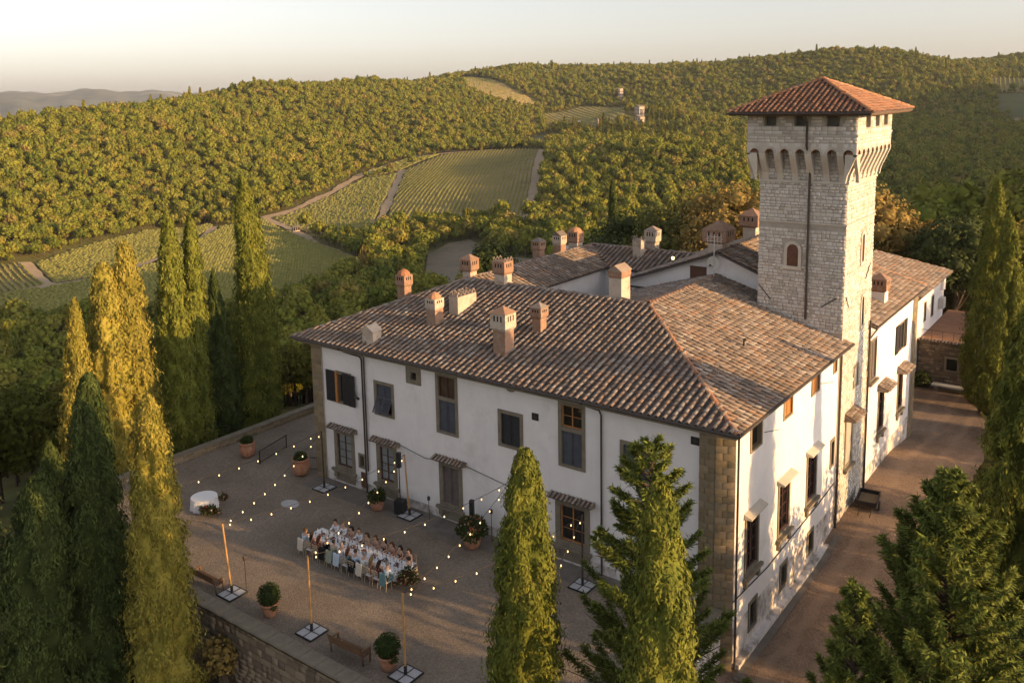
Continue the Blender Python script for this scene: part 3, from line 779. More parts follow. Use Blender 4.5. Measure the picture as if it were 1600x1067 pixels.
def window(fac, par, u0, u1, z0, z1, jamb=.2, proud=.05, deep=.22, trim='stone_trim', style='panes', grid=(2, 4), glass='glass', bar='sash', shut='shutter', sill=None, hood=None, apron=False, label=None):
    """u0..z1 = outer edge of the stone surround"""
    a, b, c, d = u0 + jamb, u1 - jamb, z0 + jamb * .8, z1 - jamb
    mb = MB()
    fac.box(mb, u0, a, -deep, proud, z0, z1); fac.box(mb, b, u1, -deep, proud, z0, z1)
    fac.box(mb, a, b, -deep, proud, d, z1); fac.box(mb, a, b, -deep, proud, z0, c)
    w = mb.build("window", MAT[trim], par)
    if label: w["label"] = label
    if style in ('panes', 'split'):
        zc = c
        if style == 'split':
            zc = c + (d - c) * .60
            fac.box(m2 := MB(), a, b, -deep, proud - .01, zc - .12, zc + .10); m2.build("transom", MAT[trim], w)
            zc += .10
        nx, nz = grid
        m2 = MB(); t = .07
        fac.box(m2, a, a + t, -.16, -.06, zc, d); fac.box(m2, b - t, b, -.16, -.06, zc, d)
        fac.box(m2, a + t, b - t, -.16, -.06, zc, zc + t); fac.box(m2, a + t, b - t, -.16, -.06, d - t, d)
        ux = [a + t + (b - a - 2 * t) * i / nx for i in range(nx + 1)]; uz = [zc + t + (d - zc - 2 * t) * i / nz for i in range(nz + 1)]
        for i in range(1, nx): fac.box(m2, ux[i] - .03, ux[i] + .03, -.15, -.07, zc + t, d - t)
        for i in range(1, nz): fac.box(m2, a + t, b - t, -.14, -.085, uz[i] - .015, uz[i] + .015)
        m2.build("sash", MAT[bar], w)
        for i in range(nx):
            for j in range(nz):
                fac.quad(m3 := MB(), [(ux[i] + .01, -.12 - .004 * ((i * 3 + j) % 3), uz[j] + .01), (ux[i + 1] - .01, -.12 - .003 * ((i + 2 * j) % 3), uz[j] + .01), (ux[i + 1] - .01, -.122, uz[j + 1] - .01), (ux[i] + .01, -.122 - .004 * (j % 2), uz[j + 1] - .01)])
                m3.build("pane", MAT[glass], w)
        if style == 'split': shutters(fac, w, a, b, c, zc - .22, shut)
    elif style == 'shutters': shutters(fac, w, a, b, c, d, shut)
    elif style == 'flap': shutters(fac, w, a, b, c, d, shut, flap=.55)
    elif style == 'open':
        m2 = MB(); fac.quad(m2, [(a, -.2, c), (b, -.2, c), (b, -.2, d), (a, -.2, d)]); m2.build("dark_opening", MAT['inside'], w)
    elif style == 'bars':
        m2 = MB(); fac.quad(m2, [(a, -.2, c), (b, -.2, c), (b, -.2, d), (a, -.2, d)]); m2.build("dark_opening", MAT['inside'], w)
        m2 = MB()
        k = max(2, int((b - a) / .18))
        for i in range(1, k):
            u = a + (b - a) * i / k; fac.box(m2, u - .015, u + .015, -.06, -.03, c, d)
        for i in range(1, 4):
            z = c + (d - c) * i / 4; fac.box(m2, a, b, -.075, -.061, z - .012, z + .012)
        m2.build("grille", MAT['iron'], w)
    if sill:
        m2 = MB(); e = .16
        fac.box(m2, u0 - e, u1 + e, .06, .26, z0 - .16, z0 - .003); fac.box(m2, u0 - e + .06, u1 + e - .06, .0, .17, z0 - .27, z0 - .161)
        if apron:
            fac.box(m2, u0 - .02, u0 + .3, 0.0, .15, z0 - .62, z0 - .271); fac.box(m2, u1 - .3, u1 + .02, 0.0, .15, z0 - .62, z0 - .271)
            fac.box(m2, u0 + .05, u1 - .05, -.05, .05, z0 - apron, z0 - .272)
        m2.build("sill", MAT[trim], w)
    if hood == 'tile':
        tile_hood(fac, w, u0 - .32, u1 + .32, z1 + .05)
    elif hood == 'slab':
        m2 = MB(); a_, b_, zz = u0 - .14, u1 + .14, z1 + .03
        vs = [fac.P(u, d_, q) for u in (a_, b_) for d_, q in ((.0, zz + .26), (.42, zz + .08), (.42, zz), (.0, zz))]
        m2.add(vs, [(0, 1, 2, 3), (7, 6, 5, 4), (0, 4, 5, 1), (1, 5, 6, 2), (2, 6, 7, 3), (3, 7, 4, 0)]); m2.build("hood", MAT['tower_dress'], w)
    elif hood == 'awning':
        tile_hood(fac, w, u0 - .3, u1 + .3, z1 + .02, depth=.75, drop=.3, flat=True)
    return w

def shutters(fac, par, a, b, c, d, mat, flap=0.0, open_=False):
    mid = (a + b) / 2
    for u0, u1 in ((a + .01, mid - .012), (mid + .012, b - .01)):
        zt = c + (d - c) * flap if flap else c
        mb = MB(); t = .06; nS = max(4, int((d - zt) / .075))
        fac.box(mb, u0, u0 + t, -.10, -.04, zt, d); fac.box(mb, u1 - t, u1, -.10, -.04, zt, d)
        fac.box(mb, u0 + t, u1 - t, -.10, -.04, d - t, d); fac.box(mb, u0 + t, u1 - t, -.10, -.04, zt, zt + t)
        for i in range(nS):
            z = zt + t + (d - zt - 2 * t) * i / nS; h = (d - zt - 2 * t) / nS
            fac.quad(mb, [(u0 + t, -.05, z), (u1 - t, -.05, z), (u1 - t, -.088, z + h * .95), (u0 + t, -.088, z + h * .95)])
        fac.quad(mb, [(u0 + t, -.095, zt + t), (u1 - t, -.095, zt + t), (u1 - t, -.095, d - t), (u0 + t, -.095, d - t)])
        mb.build("shutter", MAT[mat], par)
        if flap:
            m2 = MB(); L = zt - c; s, cs = math.sin(.5), math.cos(.5)
            def q(u, k, e): return (u, -.06 + k * s + e * cs, zt - k * cs + e * s)
            def bar_(ua, ub, ka, kb):
                vs = [fac.P(*q(u, k, e)) for e in (0, .04) for u, k in ((ua, ka), (ub, ka), (ub, kb), (ua, kb))]
                m2.add(vs, [(0, 1, 2, 3), (7, 6, 5, 4), (0, 4, 5, 1), (1, 5, 6, 2), (2, 6, 7, 3), (3, 7, 4, 0)])
            bar_(u0, u0 + t, 0, L); bar_(u1 - t, u1, 0, L); bar_(u0 + t, u1 - t, 0, t); bar_(u0 + t, u1 - t, L - t, L)
            n_ = max(4, int(L / .08))
            for i in range(n_):
                k0 = t + (L - 2 * t) * i / n_; bar_(u0 + t, u1 - t, k0, k0 + (L - 2 * t) / n_ * .62)
            m2.build("shutter_flap", MAT[mat], par)
    if flap:
        m2 = MB(); fac.quad(m2, [(a, -.2, c), (b, -.2, c), (b, -.2, d), (a, -.2, d)]); m2.build("dark_opening", MAT['inside'], par)

# cover tile: tapered half barrel, axis along +y (up slope), crown +z
def cover_base(seg=5, r0=.115, r1=.09, L=.46, lift=.035):
    V = []
    for yy, r, zz in ((0, r0, lift), (L, r1, 0)):
        for k in range(seg + 1):
            a = math.pi * k / seg
            V.append((r * math.cos(a), yy, zz + r * .85 * math.sin(a)))
    q = [(k, k + 1, seg + 2 + k, seg + 1 + k) for k in range(seg)]
    V2 = [(x * .8, -.001, lift + (z - lift) * .75) for x, y, z in V[:seg + 1]]
    b = len(V); V += V2
    q += [(b + k, b + k + 1, k + 1, k) for k in range(seg)]
    return np.array(V), [np.array(q)]
COVER = cover_base()
PANB = (np.array([(-.19, 0, .03), (.19, 0, .03), (.19, .44, 0), (-.19, .44, 0), (-.19, 0, -.02), (.19, 0, -.02)]), [np.array([(0, 1, 2, 3), (4, 5, 1, 0)])])

ROOF_TILES = {}      # roof object -> list of (matrix) of cover tiles
def tile_plane(roof, p0, udir, vdir, poly, spacing=.42, expo=.37, mat='cover', pan='pan', scale=1.0, jitter=1.0):
    """p0 origin on eave, udir along eave, vdir up slope (unit, 3d); poly in (u,v)."""
    u = Vector(udir).normalized(); v = Vector(vdir).normalized(); w = u.cross(v)
    if w.z < 0: w = -w; flip = True
    else: flip = False
    poly = np.array(poly, float)
    us = np.arange(poly[:, 0].min() + spacing / 2, poly[:, 0].max(), spacing)
    vs = np.arange(poly[:, 1].min(), poly[:, 1].max(), expo)
    U, V = np.meshgrid(us, vs); U = U.ravel(); V = V.ravel()
    B = np.array([(-u if flip else u), v, w]).T
    def mats(Uu, Vv, lift, jit):
        n = len(Uu)
        a = RNG.normal(0, .03 * jit, n); c, s = np.cos(a), np.sin(a)
        Rz = np.zeros((n, 3, 3)); Rz[:, 0, 0] = c; Rz[:, 0, 1] = -s; Rz[:, 1, 0] = s; Rz[:, 1, 1] = c; Rz[:, 2, 2] = 1
        Rx = np.tile(np.eye(3), (n, 1, 1)); b = RNG.normal(0, .02 * jit, n); Rx[:, 1, 2] = -b; Rx[:, 2, 1] = b
        R_ = B[None] @ Rz @ Rx
        pos = np.array(p0)[None] + Uu[:, None] * np.array(u)[None] + Vv[:, None] * np.array(v)[None] + (lift + RNG.normal(0, .008 * jit, n))[:, None] * np.array(w)[None]
        return mats_from(R_, RNG.uniform(.93, 1.07, n) * scale, pos)
    ok = inside(poly, U, V + expo * .45)
    wav = .02 * np.sin(U[ok] * 1.7) + RNG.normal(0, .012, ok.sum()) * jitter
    mc = mats(U[ok] + wav, V[ok] - .06, .055, jitter)
    okp = inside(poly, U + spacing / 2, V + expo * .45)
    mp = mats(U[okp] + spacing / 2, V[okp] - .05, .02, jitter * .6)
    ROOF_TILES.setdefault(roof.name, []).append((mc, mat, mp, pan))

def finish_tiles(roof, single=0, name="cover_tile"):
    """the tiles nearest the camera become parts of their own, the others one part"""
    allc = []
    for mc, mat, mp, pan in ROOF_TILES[roof.name]:
        V, F = join_np(PANB[0], PANB[1], mp)
        tag(link("pan_tiles", np_mesh("pan_tiles", V, F, MAT[pan]), roof), kind="stuff")
        allc.append((mc, mat))
    mats_ = sorted({m for _, m in allc})
    for mat in mats_:
        M = np.concatenate([m for m, k in allc if k == mat])
        d = np.linalg.norm(M[:, :3, 3] - CAM, axis=1)
        o = np.argsort(d)
        ns = single if mat == mats_[0] else 0
        if ns:
            me = np_mesh(name, COVER[0], COVER[1], MAT[mat], smooth=False)
            for i in o[:ns]:
                link(name, me, roof, Matrix(M[i].tolist()))
        if len(o) > ns:
            V, F = join_np(COVER[0], COVER[1], M[o[ns:]])
            tag(link(name + "s", np_mesh(name + "s", V, F, MAT[mat]), roof), kind="stuff")

def sheet(name, pts, mat, parent, thick=.12):
    """solid slab from a planar outline (pts counter-clockwise from above)"""
    pts = [Vector(p) for p in pts]; n = len(pts)
    lo = [p - Vector((0, 0, thick)) for p in pts]
    mb = MB(); mb.add(pts + lo, [tuple(range(n)), tuple(range(2 * n - 1, n - 1, -1))] + [(i + n, (i + 1) % n + n, (i + 1) % n, i) for i in range(n)])
    return mb.build(name, mat, parent)

def ridge_line(roof, a, b, mat='ridge', r=.14, step=.4, name="ridge_tile"):
    a, b = Vector(a), Vector(b); d = (b - a); L = d.length; d.normalize()
    x = d.cross(Vector((0, 0, 1))).normalized(); z = x.cross(d)
    Bm = np.array([x, d, z]).T; n = int(L / step)
    pos = np.array([a + d * (i * step) for i in range(n)])
    R_ = np.tile(Bm, (n, 1, 1)); M = mats_from(R_, RNG.uniform(.95, 1.05, n) * r / .115, pos + RNG.normal(0, .012, (n, 3)))
    me = np_mesh(name, COVER[0], COVER[1], MAT[mat])
    for i in range(n): link(name, me, roof, Matrix(M[i].tolist()))

def tile_hood(fac, par, u0, u1, z, depth=.42, drop=.16, flat=False):
    mb = MB()
    vs = [fac.P(u, d_, zz) for u in (u0, u1) for d_, zz in ((.0, z + drop + .1), (depth, z + .1), (depth, z + .02), (.0, z - .02))]
    mb.add(vs, [(0, 1, 2, 3), (7, 6, 5, 4), (0, 4, 5, 1), (1, 5, 6, 2), (2, 6, 7, 3), (3, 7, 4, 0)])
    h = mb.build("hood", MAT['stone_trim' if not flat else 'cover'], par)
    dv = Vector(fac.n) * -depth + Vector((0, 0, drop)); L = dv.length
    us = fac.u
    p0 = fac.P(u0, depth, z + .1)
    tile_plane(h, p0, us, dv, [(0, -.05), (u1 - u0, -.05), (u1 - u0, L), (0, L)], spacing=.27, expo=.24, scale=.62)
    finish_tiles(h, 0)
    return h

def chimney(par, x, y, z, w, d, h, head=1.25, hh=.5, cap='pyramid', mat='plaster_chim', headmat=None, capmat='cover', sink=.5, slots=True):
    mb = MB(); mb.box((x - w / 2, y - d / 2, z - sink), (x + w / 2, y + d / 2, z + h - hh))
    c = mb.build("chimney", MAT[mat], par)
    W, D_ = w * head / 2, d * head / 2; z0, z1 = z + h - hh, z + h
    m2 = MB()
    # corbelled neck, then a solid head; dark slits painted on for its shaded openings
    m2.add([(x + sx * a, y + sy * b, zz) for a, b, zz in ((w / 2 + .002, d / 2 + .002, z0 - .14), (W, D_, z0 + .02)) for sx, sy in ((-1, -1), (1, -1), (1, 1), (-1, 1))],
           [(0, 1, 5, 4), (1, 2, 6, 5), (2, 3, 7, 6), (3, 0, 4, 7), (3, 2, 1, 0), (4, 5, 6, 7)])
    m2.box((x - W, y - D_, z0 + .021), (x + W, y + D_, z1 - .051))
    if slots and hh > .45:
        for q in (-.45, 0, .45):
            for sx in (-1, 1): m2.box((x + sx * W - .004, y + q * D_ - .05, z0 + hh * .5), (x + sx * W + .004, y + q * D_ + .05, z1 - .12), 1)
            m2.box((x + q * W - .05, y - D_ - .004, z0 + hh * .5), (x + q * W + .05, y - D_ + .004, z1 - .12), 1)
    m2.box((x - W, y - D_, z1 - .05), (x + W, y + D_, z1))
    m2.build("chimney_head", [MAT[headmat or mat], MAT['inside']], c)
    m3 = MB(); e = .06
    base = [(x - W - e, y - D_ - e, z1 + .003), (x + W + e, y - D_ - e, z1 + .003), (x + W + e, y + D_ + e, z1 + .003), (x - W - e, y + D_ + e, z1 + .003)]
    if cap == 'pyramid':
        m3.add(base + [(x, y, z1 + W * .75)], [(0, 1, 4), (1, 2, 4), (2, 3, 4), (3, 0, 4), (3, 2, 1, 0)])
    elif cap == 'gable':
        m3.add(base + [(x, y - D_ - e, z1 + W * .8), (x, y + D_ + e, z1 + W * .8)], [(0, 1, 4), (2, 3, 5), (1, 2, 5, 4), (3, 0, 4, 5), (3, 2, 1, 0)])
    elif cap == 'zigzag':
        m3.box((x - W, y - D_, z1 + .003), (x + W, y + D_, z1 + .04))
        k = max(2, int(2 * D_ / .34))
        for sx in (-1, 1):
            for i in range(k):
                y0 = y - D_ + 2 * D_ * i / k; y1_ = y0 + 2 * D_ / k; xm = x + sx * (W - .06)
                for ya, yb in ((y0, (y0 + y1_) / 2), (y1_, (y0 + y1_) / 2)):
                    m3.tube([(xm, ya, z1 + .04), (xm, yb, z1 + .32)], .035, 5)
    elif cap == 'round':
        m3.lathe([(W + .03, 0), (W, .12), (W * .75, .26), (W * .35, .36), (.02, .4)], (x, y, z1 + .003), 10)
    m3.build("chimney_cap", MAT[capmat], c)
    return c

def gutter(par, pts, r=.07, mat='gutter'):
    return MB().tube(pts, r, 6).build("gutter", MAT[mat], par)
def downpipe(par, pts, r=.055):
    return MB().tube(pts, r, 8).build("downpipe", MAT['gutter'], par)

BLK_V = np.array([(-.5, -.5, 0), (.5, -.5, 0), (.5, .5, 0), (-.5, .5, 0), (-.47, -.44, 1), (.47, -.44, 1), (.47, .44, 1), (-.47, .44, 1)])
BLK_F = [np.array([(4, 5, 6, 7), (0, 1, 5, 4), (1, 2, 6, 5), (2, 3, 7, 6), (3, 0, 4, 7)])]
def masonry(par, fac, u0, u1, z0, z1, hmin, hmax, wmin, wmax, mat, single=0, holes=(), name="stone", gap=.026, dmin=.02, dmax=.06, back=-.01, vis=None):
    """coursed stones on a facade; the ones that show largest are parts, the rest one part"""
    M = []
    z = z0
    Bm = np.array([fac.u, Vector((0, 0, 1)), fac.n]).T
    while z < z1 - .05:
        h = min(random.uniform(hmin, hmax), z1 - z)
        if z1 - z - h < hmin * .5: h = z1 - z
        u = u0
        while u < u1 - .02:
            w = min(random.uniform(wmin, wmax), u1 - u)
            if u1 - u - w < wmin * .5: w = u1 - u
            cu, cz = u + w / 2, z + h / 2
            if not any(a - .02 < cu + w / 2 - .03 and cu - w / 2 + .03 < b + .02 and c - .02 < cz + h / 2 - .03 and cz - h / 2 + .03 < d + .02 for a, b, c, d in holes):
                R_ = Bm * np.array([w - gap, h - gap, random.uniform(dmin, dmax) - back])
                m = np.eye(4); m[:3, :3] = R_; m[:3, 3] = fac.P(cu, back, cz); M.append(m)
            u += w
        z += h
    M = np.array(M)
    area = np.abs(np.linalg.norm(M[:, :3, 0], axis=1) * np.linalg.norm(M[:, :3, 1], axis=1)) / np.linalg.norm(M[:, :3, 3] - CAM, axis=1) ** 2
    if vis is not None: area = np.where(vis(M[:, :3, 3]), area, area * .01)
    o = np.argsort(-area)
    me = np_mesh(name, BLK_V, BLK_F, MAT[mat])
    flip = Vector(fac.u).cross(Vector((0, 0, 1))).dot(fac.n) < 0
    if flip: me.flip_normals()
    for i in o[:single]: link(name, me, par, Matrix(M[i].tolist()))
    if len(o) > single:
        V, F = join_np(BLK_V, BLK_F, M[o[single:]])
        r = link(name + "work", np_mesh(name + "work", V, F, MAT[mat]), par)
        if flip: r.data.flip_normals()
        tag(r, kind="stuff")

# ---------------------------------------------------------------- the villa
villa = empty("villa", (0, 0, 0), 0, "long white plastered villa with hipped clay roof facing the gravel court", "building")
FR = Fac((0, 0, 0), (1, 0, 0), (0, -1, 0))
RT = Fac((0, 0, 0), (0, 1, 0), (1, 0, 0))
WT = 9.5
fw = [  # outer frame u0,u1,z0,z1 + options
 ((-27.3, -25.85, 5.55, 7.75), dict(style='open', trim='stone_trim')),
 ((-23.8, -22.07, 5.49, 7.74), dict(style='flap')),
 ((-20.96, -19.75, 8.08, 9.19), dict(style='bars', jamb=.36)),
 ((-18.58, -16.88, 5.44, 9.2), dict(style='split', grid=(2, 2), bar='sash', glass='glass_reflect_tint')),
 ((-13.92, -12.18, 5.67, 7.85), dict(style='shutters', shut='wood_dark')),
 ((-9.82, -8.12, 5.48, 9.17), dict(style='split', grid=(2, 2), bar='timber')),
 ((-6.03, -4.3, 5.63, 7.8), dict(style='shutters')),
 ((-27.75, -25.84, 1.0, 3.72), dict(style='panes', grid=(2, 4), glass='glass_pale', sill=True, hood='tile', apron=.85, jamb=.28)),
 ((-23.81, -22.03, .98, 3.7), dict(style='panes', grid=(2, 4), glass='glass_pale', sill=True, hood='tile', apron=.85, jamb=.28)),
 ((-18.5, -16.69, .9, 3.72), dict(style='shutters', shut='taupe', sill=True, hood='tile', apron=.8, jamb=.28)),
 ((-10.07, -7.87, 1.0, 3.6), dict(style='panes', grid=(2, 3), bar='timber', sill=True, hood='tile', apron=.85, jamb=.32)),
]
MAT['glass_reflect_tint'] = mk("window_tree_reflection_tint", (.06, .04, .028), (.10, .07, .05), 1.5, .1, spec=.6)  # brown reflection of trees painted into the pane colour
MAT['taupe'] = mk("taupe_shutter_paint", (.11, .09, .078), (.15, .125, .11), 3, .7)
holes_f = [h for h, _ in fw] + [(-25.5, -24.86, 1.5, 2.5)]
wall(FR, "wall", -29.4, -.84, -.3, WT, holes_f, villa, [MAT['plaster'], MAT['plaster_low']], split=.55)
for (a, b, c, d), kw in fw: window(FR, villa, a, b, c, d, **kw)
window(FR, villa, -25.5, -24.86, 1.5, 2.5, jamb=.14, style='open')
rw = [
 ((2.2, 3.8, 7.65, 9.35), dict(style='open', jamb=.16, trim='quoin')), ((6.85, 8.3, 7.85, 9.35), dict(style='shutters', shut='timber', jamb=.16, trim='quoin')), ((11.4, 12.9, 7.85, 9.35), dict(style='shutters', shut='timber', jamb=.16, trim='quoin')), ((15.5, 16.3, 8.1, 9.1), dict(style='shutters', shut='timber', jamb=.14, trim='quoin')),
 ((1.75, 3.65, 1.35, 4.45), dict(style='panes', grid=(2, 4), sill=True, hood='slab', apron=.55, bar='sash')), ((6.35, 8.25, 1.35, 4.45), dict(style='panes', grid=(2, 4), sill=True, hood='slab', apron=.55, bar='sash')), ((11.0, 12.9, 1.35, 4.45), dict(style='panes', grid=(2, 4), sill=True, hood='slab', apron=.55, bar='sash')), ((15.45, 16.35, 2.0, 3.9), dict(style='open', jamb=.2)),
 ((2.45, 3.65, -2.05, -.4), dict(style='bars')), ((6.95, 8.15, -2.05, -.45), dict(style='bars')), ((11.5, 12.7, -2.05, -.5), dict(style='bars')),
]
wall(RT, "wall", .36, 16.88, -3.4, WT, [h for h, _ in rw], villa, [MAT['plaster'], MAT['plaster_low']], split=-.75)
for (a, b, c, d), kw in rw: window(RT, villa, a, b, c, d, **kw)
LF = Fac((-29.4, 0, 0), (0, 1, 0), (-1, 0, 0))
wall(LF, "wall", 0, 33, -6, WT, [], villa, [MAT['plaster'], MAT['plaster_low']], split=-.5)
# inner court walls
wall(Fac((-20.7, 0, 0), (0, 1, 0), (1, 0, 0)), "wall", 11, 23.3, 3, 11.35, [], villa, [MAT['plaster']])
wall(Fac((0, 23.3, 0), (1, 0, 0), (0, -1, 0)), "wall", -20.7, -9.5, 3, 11.3, [], villa, [MAT['plaster']])
wall(Fac((-15.6, 0, 0), (0, 1, 0), (-1, 0, 0)), "wall", 13, 19.4, 3, 10.6, [], villa, [MAT['plaster']])
wall(Fac((0, 29.5, 0), (1, 0, 0), (0, 1, 0)), "wall", -29.4, -9.5, -6, 11.6, [], villa, [MAT['plaster']])
# corner pilasters of sandstone blocks
def pilaster(fac, u0, u1, z0, z1, par):
    mb = MB(); fac.box(mb, u0, u1, -.02, .10, z0, z1); p = mb.build("pilaster", MAT['mortar'], par)
    z = z0; k = 0
    me = np_mesh("quoin_block", BLK_V, BLK_F, MAT['quoin'])
    if Vector(fac.u).cross(Vector((0, 0, 1))).dot(fac.n) < 0: me.flip_normals()
    Bm = np.array([fac.u, Vector((0, 0, 1)), fac.n]).T
    while z < z1 - .1:
        h = min(.36, z1 - z); cut = .38 if k % 2 else .62
        for a, b in ((u0, u0 + (u1 - u0) * cut), (u0 + (u1 - u0) * cut, u1)):
            m = np.eye(4); m[:3, :3] = Bm * np.array([b - a - .015, h - .015, .05 + random.uniform(0, .015)]); m[:3, 3] = fac.P((a + b) / 2, .095, z + h / 2)
            link("quoin_block", me, p, Matrix(m.tolist()))
        z += h; k += 1
    return p
pilaster(FR, -29.5, -28.55, -.05, WT, villa)
pilaster(FR, -1.62, -.80, .0, WT, villa)
_cl = math.hypot(.84, .36)
CH = Fac((-.84, 0, 0), (.84 / _cl, .36 / _cl, 0), (.36 / _cl, -.84 / _cl, 0))
wall(CH, "wall", 0, _cl, -3.4, WT, [], villa, [MAT['plaster_low']])
pilaster(CH, .0, _cl + .02, -3.2, WT, villa)
mb = MB(); mb.box((-1.62, -.1, -3.3), (-.86, .0, -.005)); mb.build("corner_footing", MAT['plaster_low'], villa)
# eaves, roof
EZ, RZ = 9.68, 12.6
kf = (RZ - EZ) / 10.02; kr = (RZ - EZ) / 9.87; kl = (RZ - EZ) / 7.1
roof = empty("roof", (0, 0, 0)); roof.parent = villa
E0, E1, E2, E3 = (-30.7, -.7, EZ), (.55, -.7, EZ), (.55, 17.5, EZ), (-30.7, 33, EZ)
PL, PR, PB = (-23.6, 9.32, RZ), (-9.32, 9.32, RZ), (-9.32, 19.35, RZ)
PT = (-23.6, 26.2, RZ)
sheet("roof_slope", [E0, E1, PR, PL], MAT['pan'], roof)
rzx = lambda x: EZ + (.55 - x) * kr
sheet("roof_slope", [E1, E2, (.03, 17.5, rzx(.03)), (.03, 16.88, rzx(.03)), (-5.4, 16.88, rzx(-5.4)), (-5.4, 19.35, rzx(-5.4)), PB, PR], MAT['pan'], roof)
sheet("roof_slope", [E3, E0, PL, PT], MAT['pan'], roof)
IE = 11.42  # inner eave height
sheet("roof_slope", [PL, (-20.35, 12.6, IE), (-20.35, 22.95, IE), PT], MAT['pan'], roof)
sheet("roof_slope", [(-20.35, 22.95, IE), (-9.4, 22.95, IE), (-9.4, 26.2, RZ), PT], MAT['pan'], roof)
sheet("roof_slope", [PT, (-9.4, 26.2, RZ), (-9.4, 31, 10.9), (-26, 31, 10.9)], MAT['pan'], roof)
sheet("roof_slope", [PR, PB, (-15.95, 19.35, RZ - 6.63 * .29), (-15.95, 15.95, RZ - 6.63 * .29)], MAT['pan'], roof)
sheet("roof_slope", [PL, PR, (-15.95, 15.95, RZ - 6.63 * .29), (-17, 15.95, RZ - 6.63 * .29), (-20.35, 12.6, IE)], MAT['pan'], roof)
lf = math.hypot(10.02, RZ - EZ)
tile_plane(roof, (-30.7, -.7, EZ), (1, 0, 0), (0, 10.02, RZ - EZ), [(0, 0), (31.25, 0), (21.38, lf), (7.1, lf)])
lr = math.hypot(9.87, RZ - EZ)
def vr(x): return (.55 - x) * math.hypot(1, kr)
tile_plane(roof, (.55, -.7, EZ), (0, 1, 0), (-9.87, 0, RZ - EZ), [(0, 0), (18.2, 0), (18.2, vr(.05)), (17.5, vr(.02)), (17.5, vr(-5.4)), (20.05, vr(-5.4)), (20.05, lr), (10.02, lr)])
li = math.hypot(3.25, RZ - IE)
tile_plane(roof, (-20.35, 9.32, IE), (0, 1, 0), (-3.25, 0, RZ - IE), [(3.28, 0), (13.63, 0), (16.88, li), (0, li)])
tile_plane(roof, (-23.6, 22.95, IE), (1, 0, 0), (0, 3.25, RZ - IE), [(3.25, 0), (14.2, 0), (14.2, li), (0, li)])
l4 = math.hypot(6.63, 6.63 * .29)
tile_plane(roof, (-15.95, 9.32, RZ - 6.63 * .29), (0, 1, 0), (6.63, 0, 6.63 * .29), [(6.63, 0), (10.03, 0), (10.03, l4), (0, l4)])
finish_tiles(roof, 290)
ridge_line(roof, E1, PR); ridge_line(roof, PR, PB); ridge_line(roof, E0, PL, mat='cover'); ridge_line(roof, PL, PR, mat='cover'); ridge_line(roof, PL, PT, mat='cover'); ridge_line(roof, PT, (-9.4, 26.2, RZ), mat='cover')
mb = MB(); mb.box((-30.5, -.62, EZ - .3), (.45, .0, EZ - .13)); mb.box((0.002, .0, EZ - .3), (.45, 16.86, EZ - .131)); mb.build("soffit", MAT['stone_trim'], villa)
gutter(villa, [(-30.75, -.78, EZ - .04), (.62, -.78, EZ - .04)], .085); gutter(villa, [(.63, -.78, EZ - .05), (.63, 17.5, EZ - .05)], .085)
downpipe(villa, [(-26.2, -.75, 9.55), (-26.1, -.2, 9.2), (-24.85, -.14, 9.1), (-24.75, -.1, 8.9), (-24.75, -.1, 0)])
downpipe(villa, [(-24.55, -.7, 9.55), (-24.55, -.1, 9.1), (-24.55, -.1, 1.5)], .05)
downpipe(villa, [(-8.0, -.75, 9.55), (-7.9, -.2, 9.25), (-7.2, -.14, 9.15), (-7.1, -.1, 8.9), (-7.1, -.1, 0)])
downpipe(villa, [(.56, .42, 9.55), (.14, .45, 9.3), (.14, .45, -3)], .06)
downpipe(villa, [(.6, 16.75, 9.55), (.12, 16.75, 9.1), (.12, 16.75, -3)], .085)
MB().tube([(.03, .3, .72), (.05, 5, .42), (.03, 9, .5), (.05, 13, .58), (.03, 16.5, .75)], .03, 5).build("cable", MAT['cable'], villa)
MB().tube([(-22.2, -.03, 4.0), (-19.6, -.05, 3.55), (-17, -.03, 3.9), (-13, -.05, 3.35), (-10.3, -.03, 3.8)], .018, 5).build("cable", MAT['cable'], villa)
# small things fixed to the front wall
for a, b, c, d in ((-11.55, -11.12, 7.7, 8.1), (-2.1, -1.66, 8.45, 8.85)):
    mb = MB(); FR.box(mb, a, b, .0, .04, c, d); v_ = mb.build("wall_vent", MAT['iron'], villa)
    mb = MB(); FR.box(mb, a + .05, b - .05, .041, .05, (c + d) / 2 - .03, (c + d) / 2 + .03, 0); FR.box(mb, (a + b) / 2 - .03, (a + b) / 2 + .03, .0505, .058, c + .05, d - .05, 0); mb.build("vent_cross", MAT['gutter'], v_)
mb = MB(); FR.box(mb, -25.3, -24.88, .0, .05, .23, 1.25); mb.build("meter_door", MAT['shutter_brown'], villa)
mb = MB()
mb.add([FR.P(-12.97 + .45 * math.cos(a), d_, 9.42 - .42 * math.sin(a)) for d_ in (0, .06) for a in np.linspace(0, math.pi, 9)], [tuple(range(9, 18)), *[(i, i + 1, i + 10, i + 9) for i in range(8)]]); mb.build("vent_arch", MAT['stone_trim'], villa)
mb = MB()
mb.add([FR.P(-12.97 + .28 * math.cos(a), .064, 9.42 - .28 * math.sin(a)) for a in np.linspace(0, math.pi, 9)], [tuple(range(9))]); mb.build("vent_opening", MAT['inside'], villa)
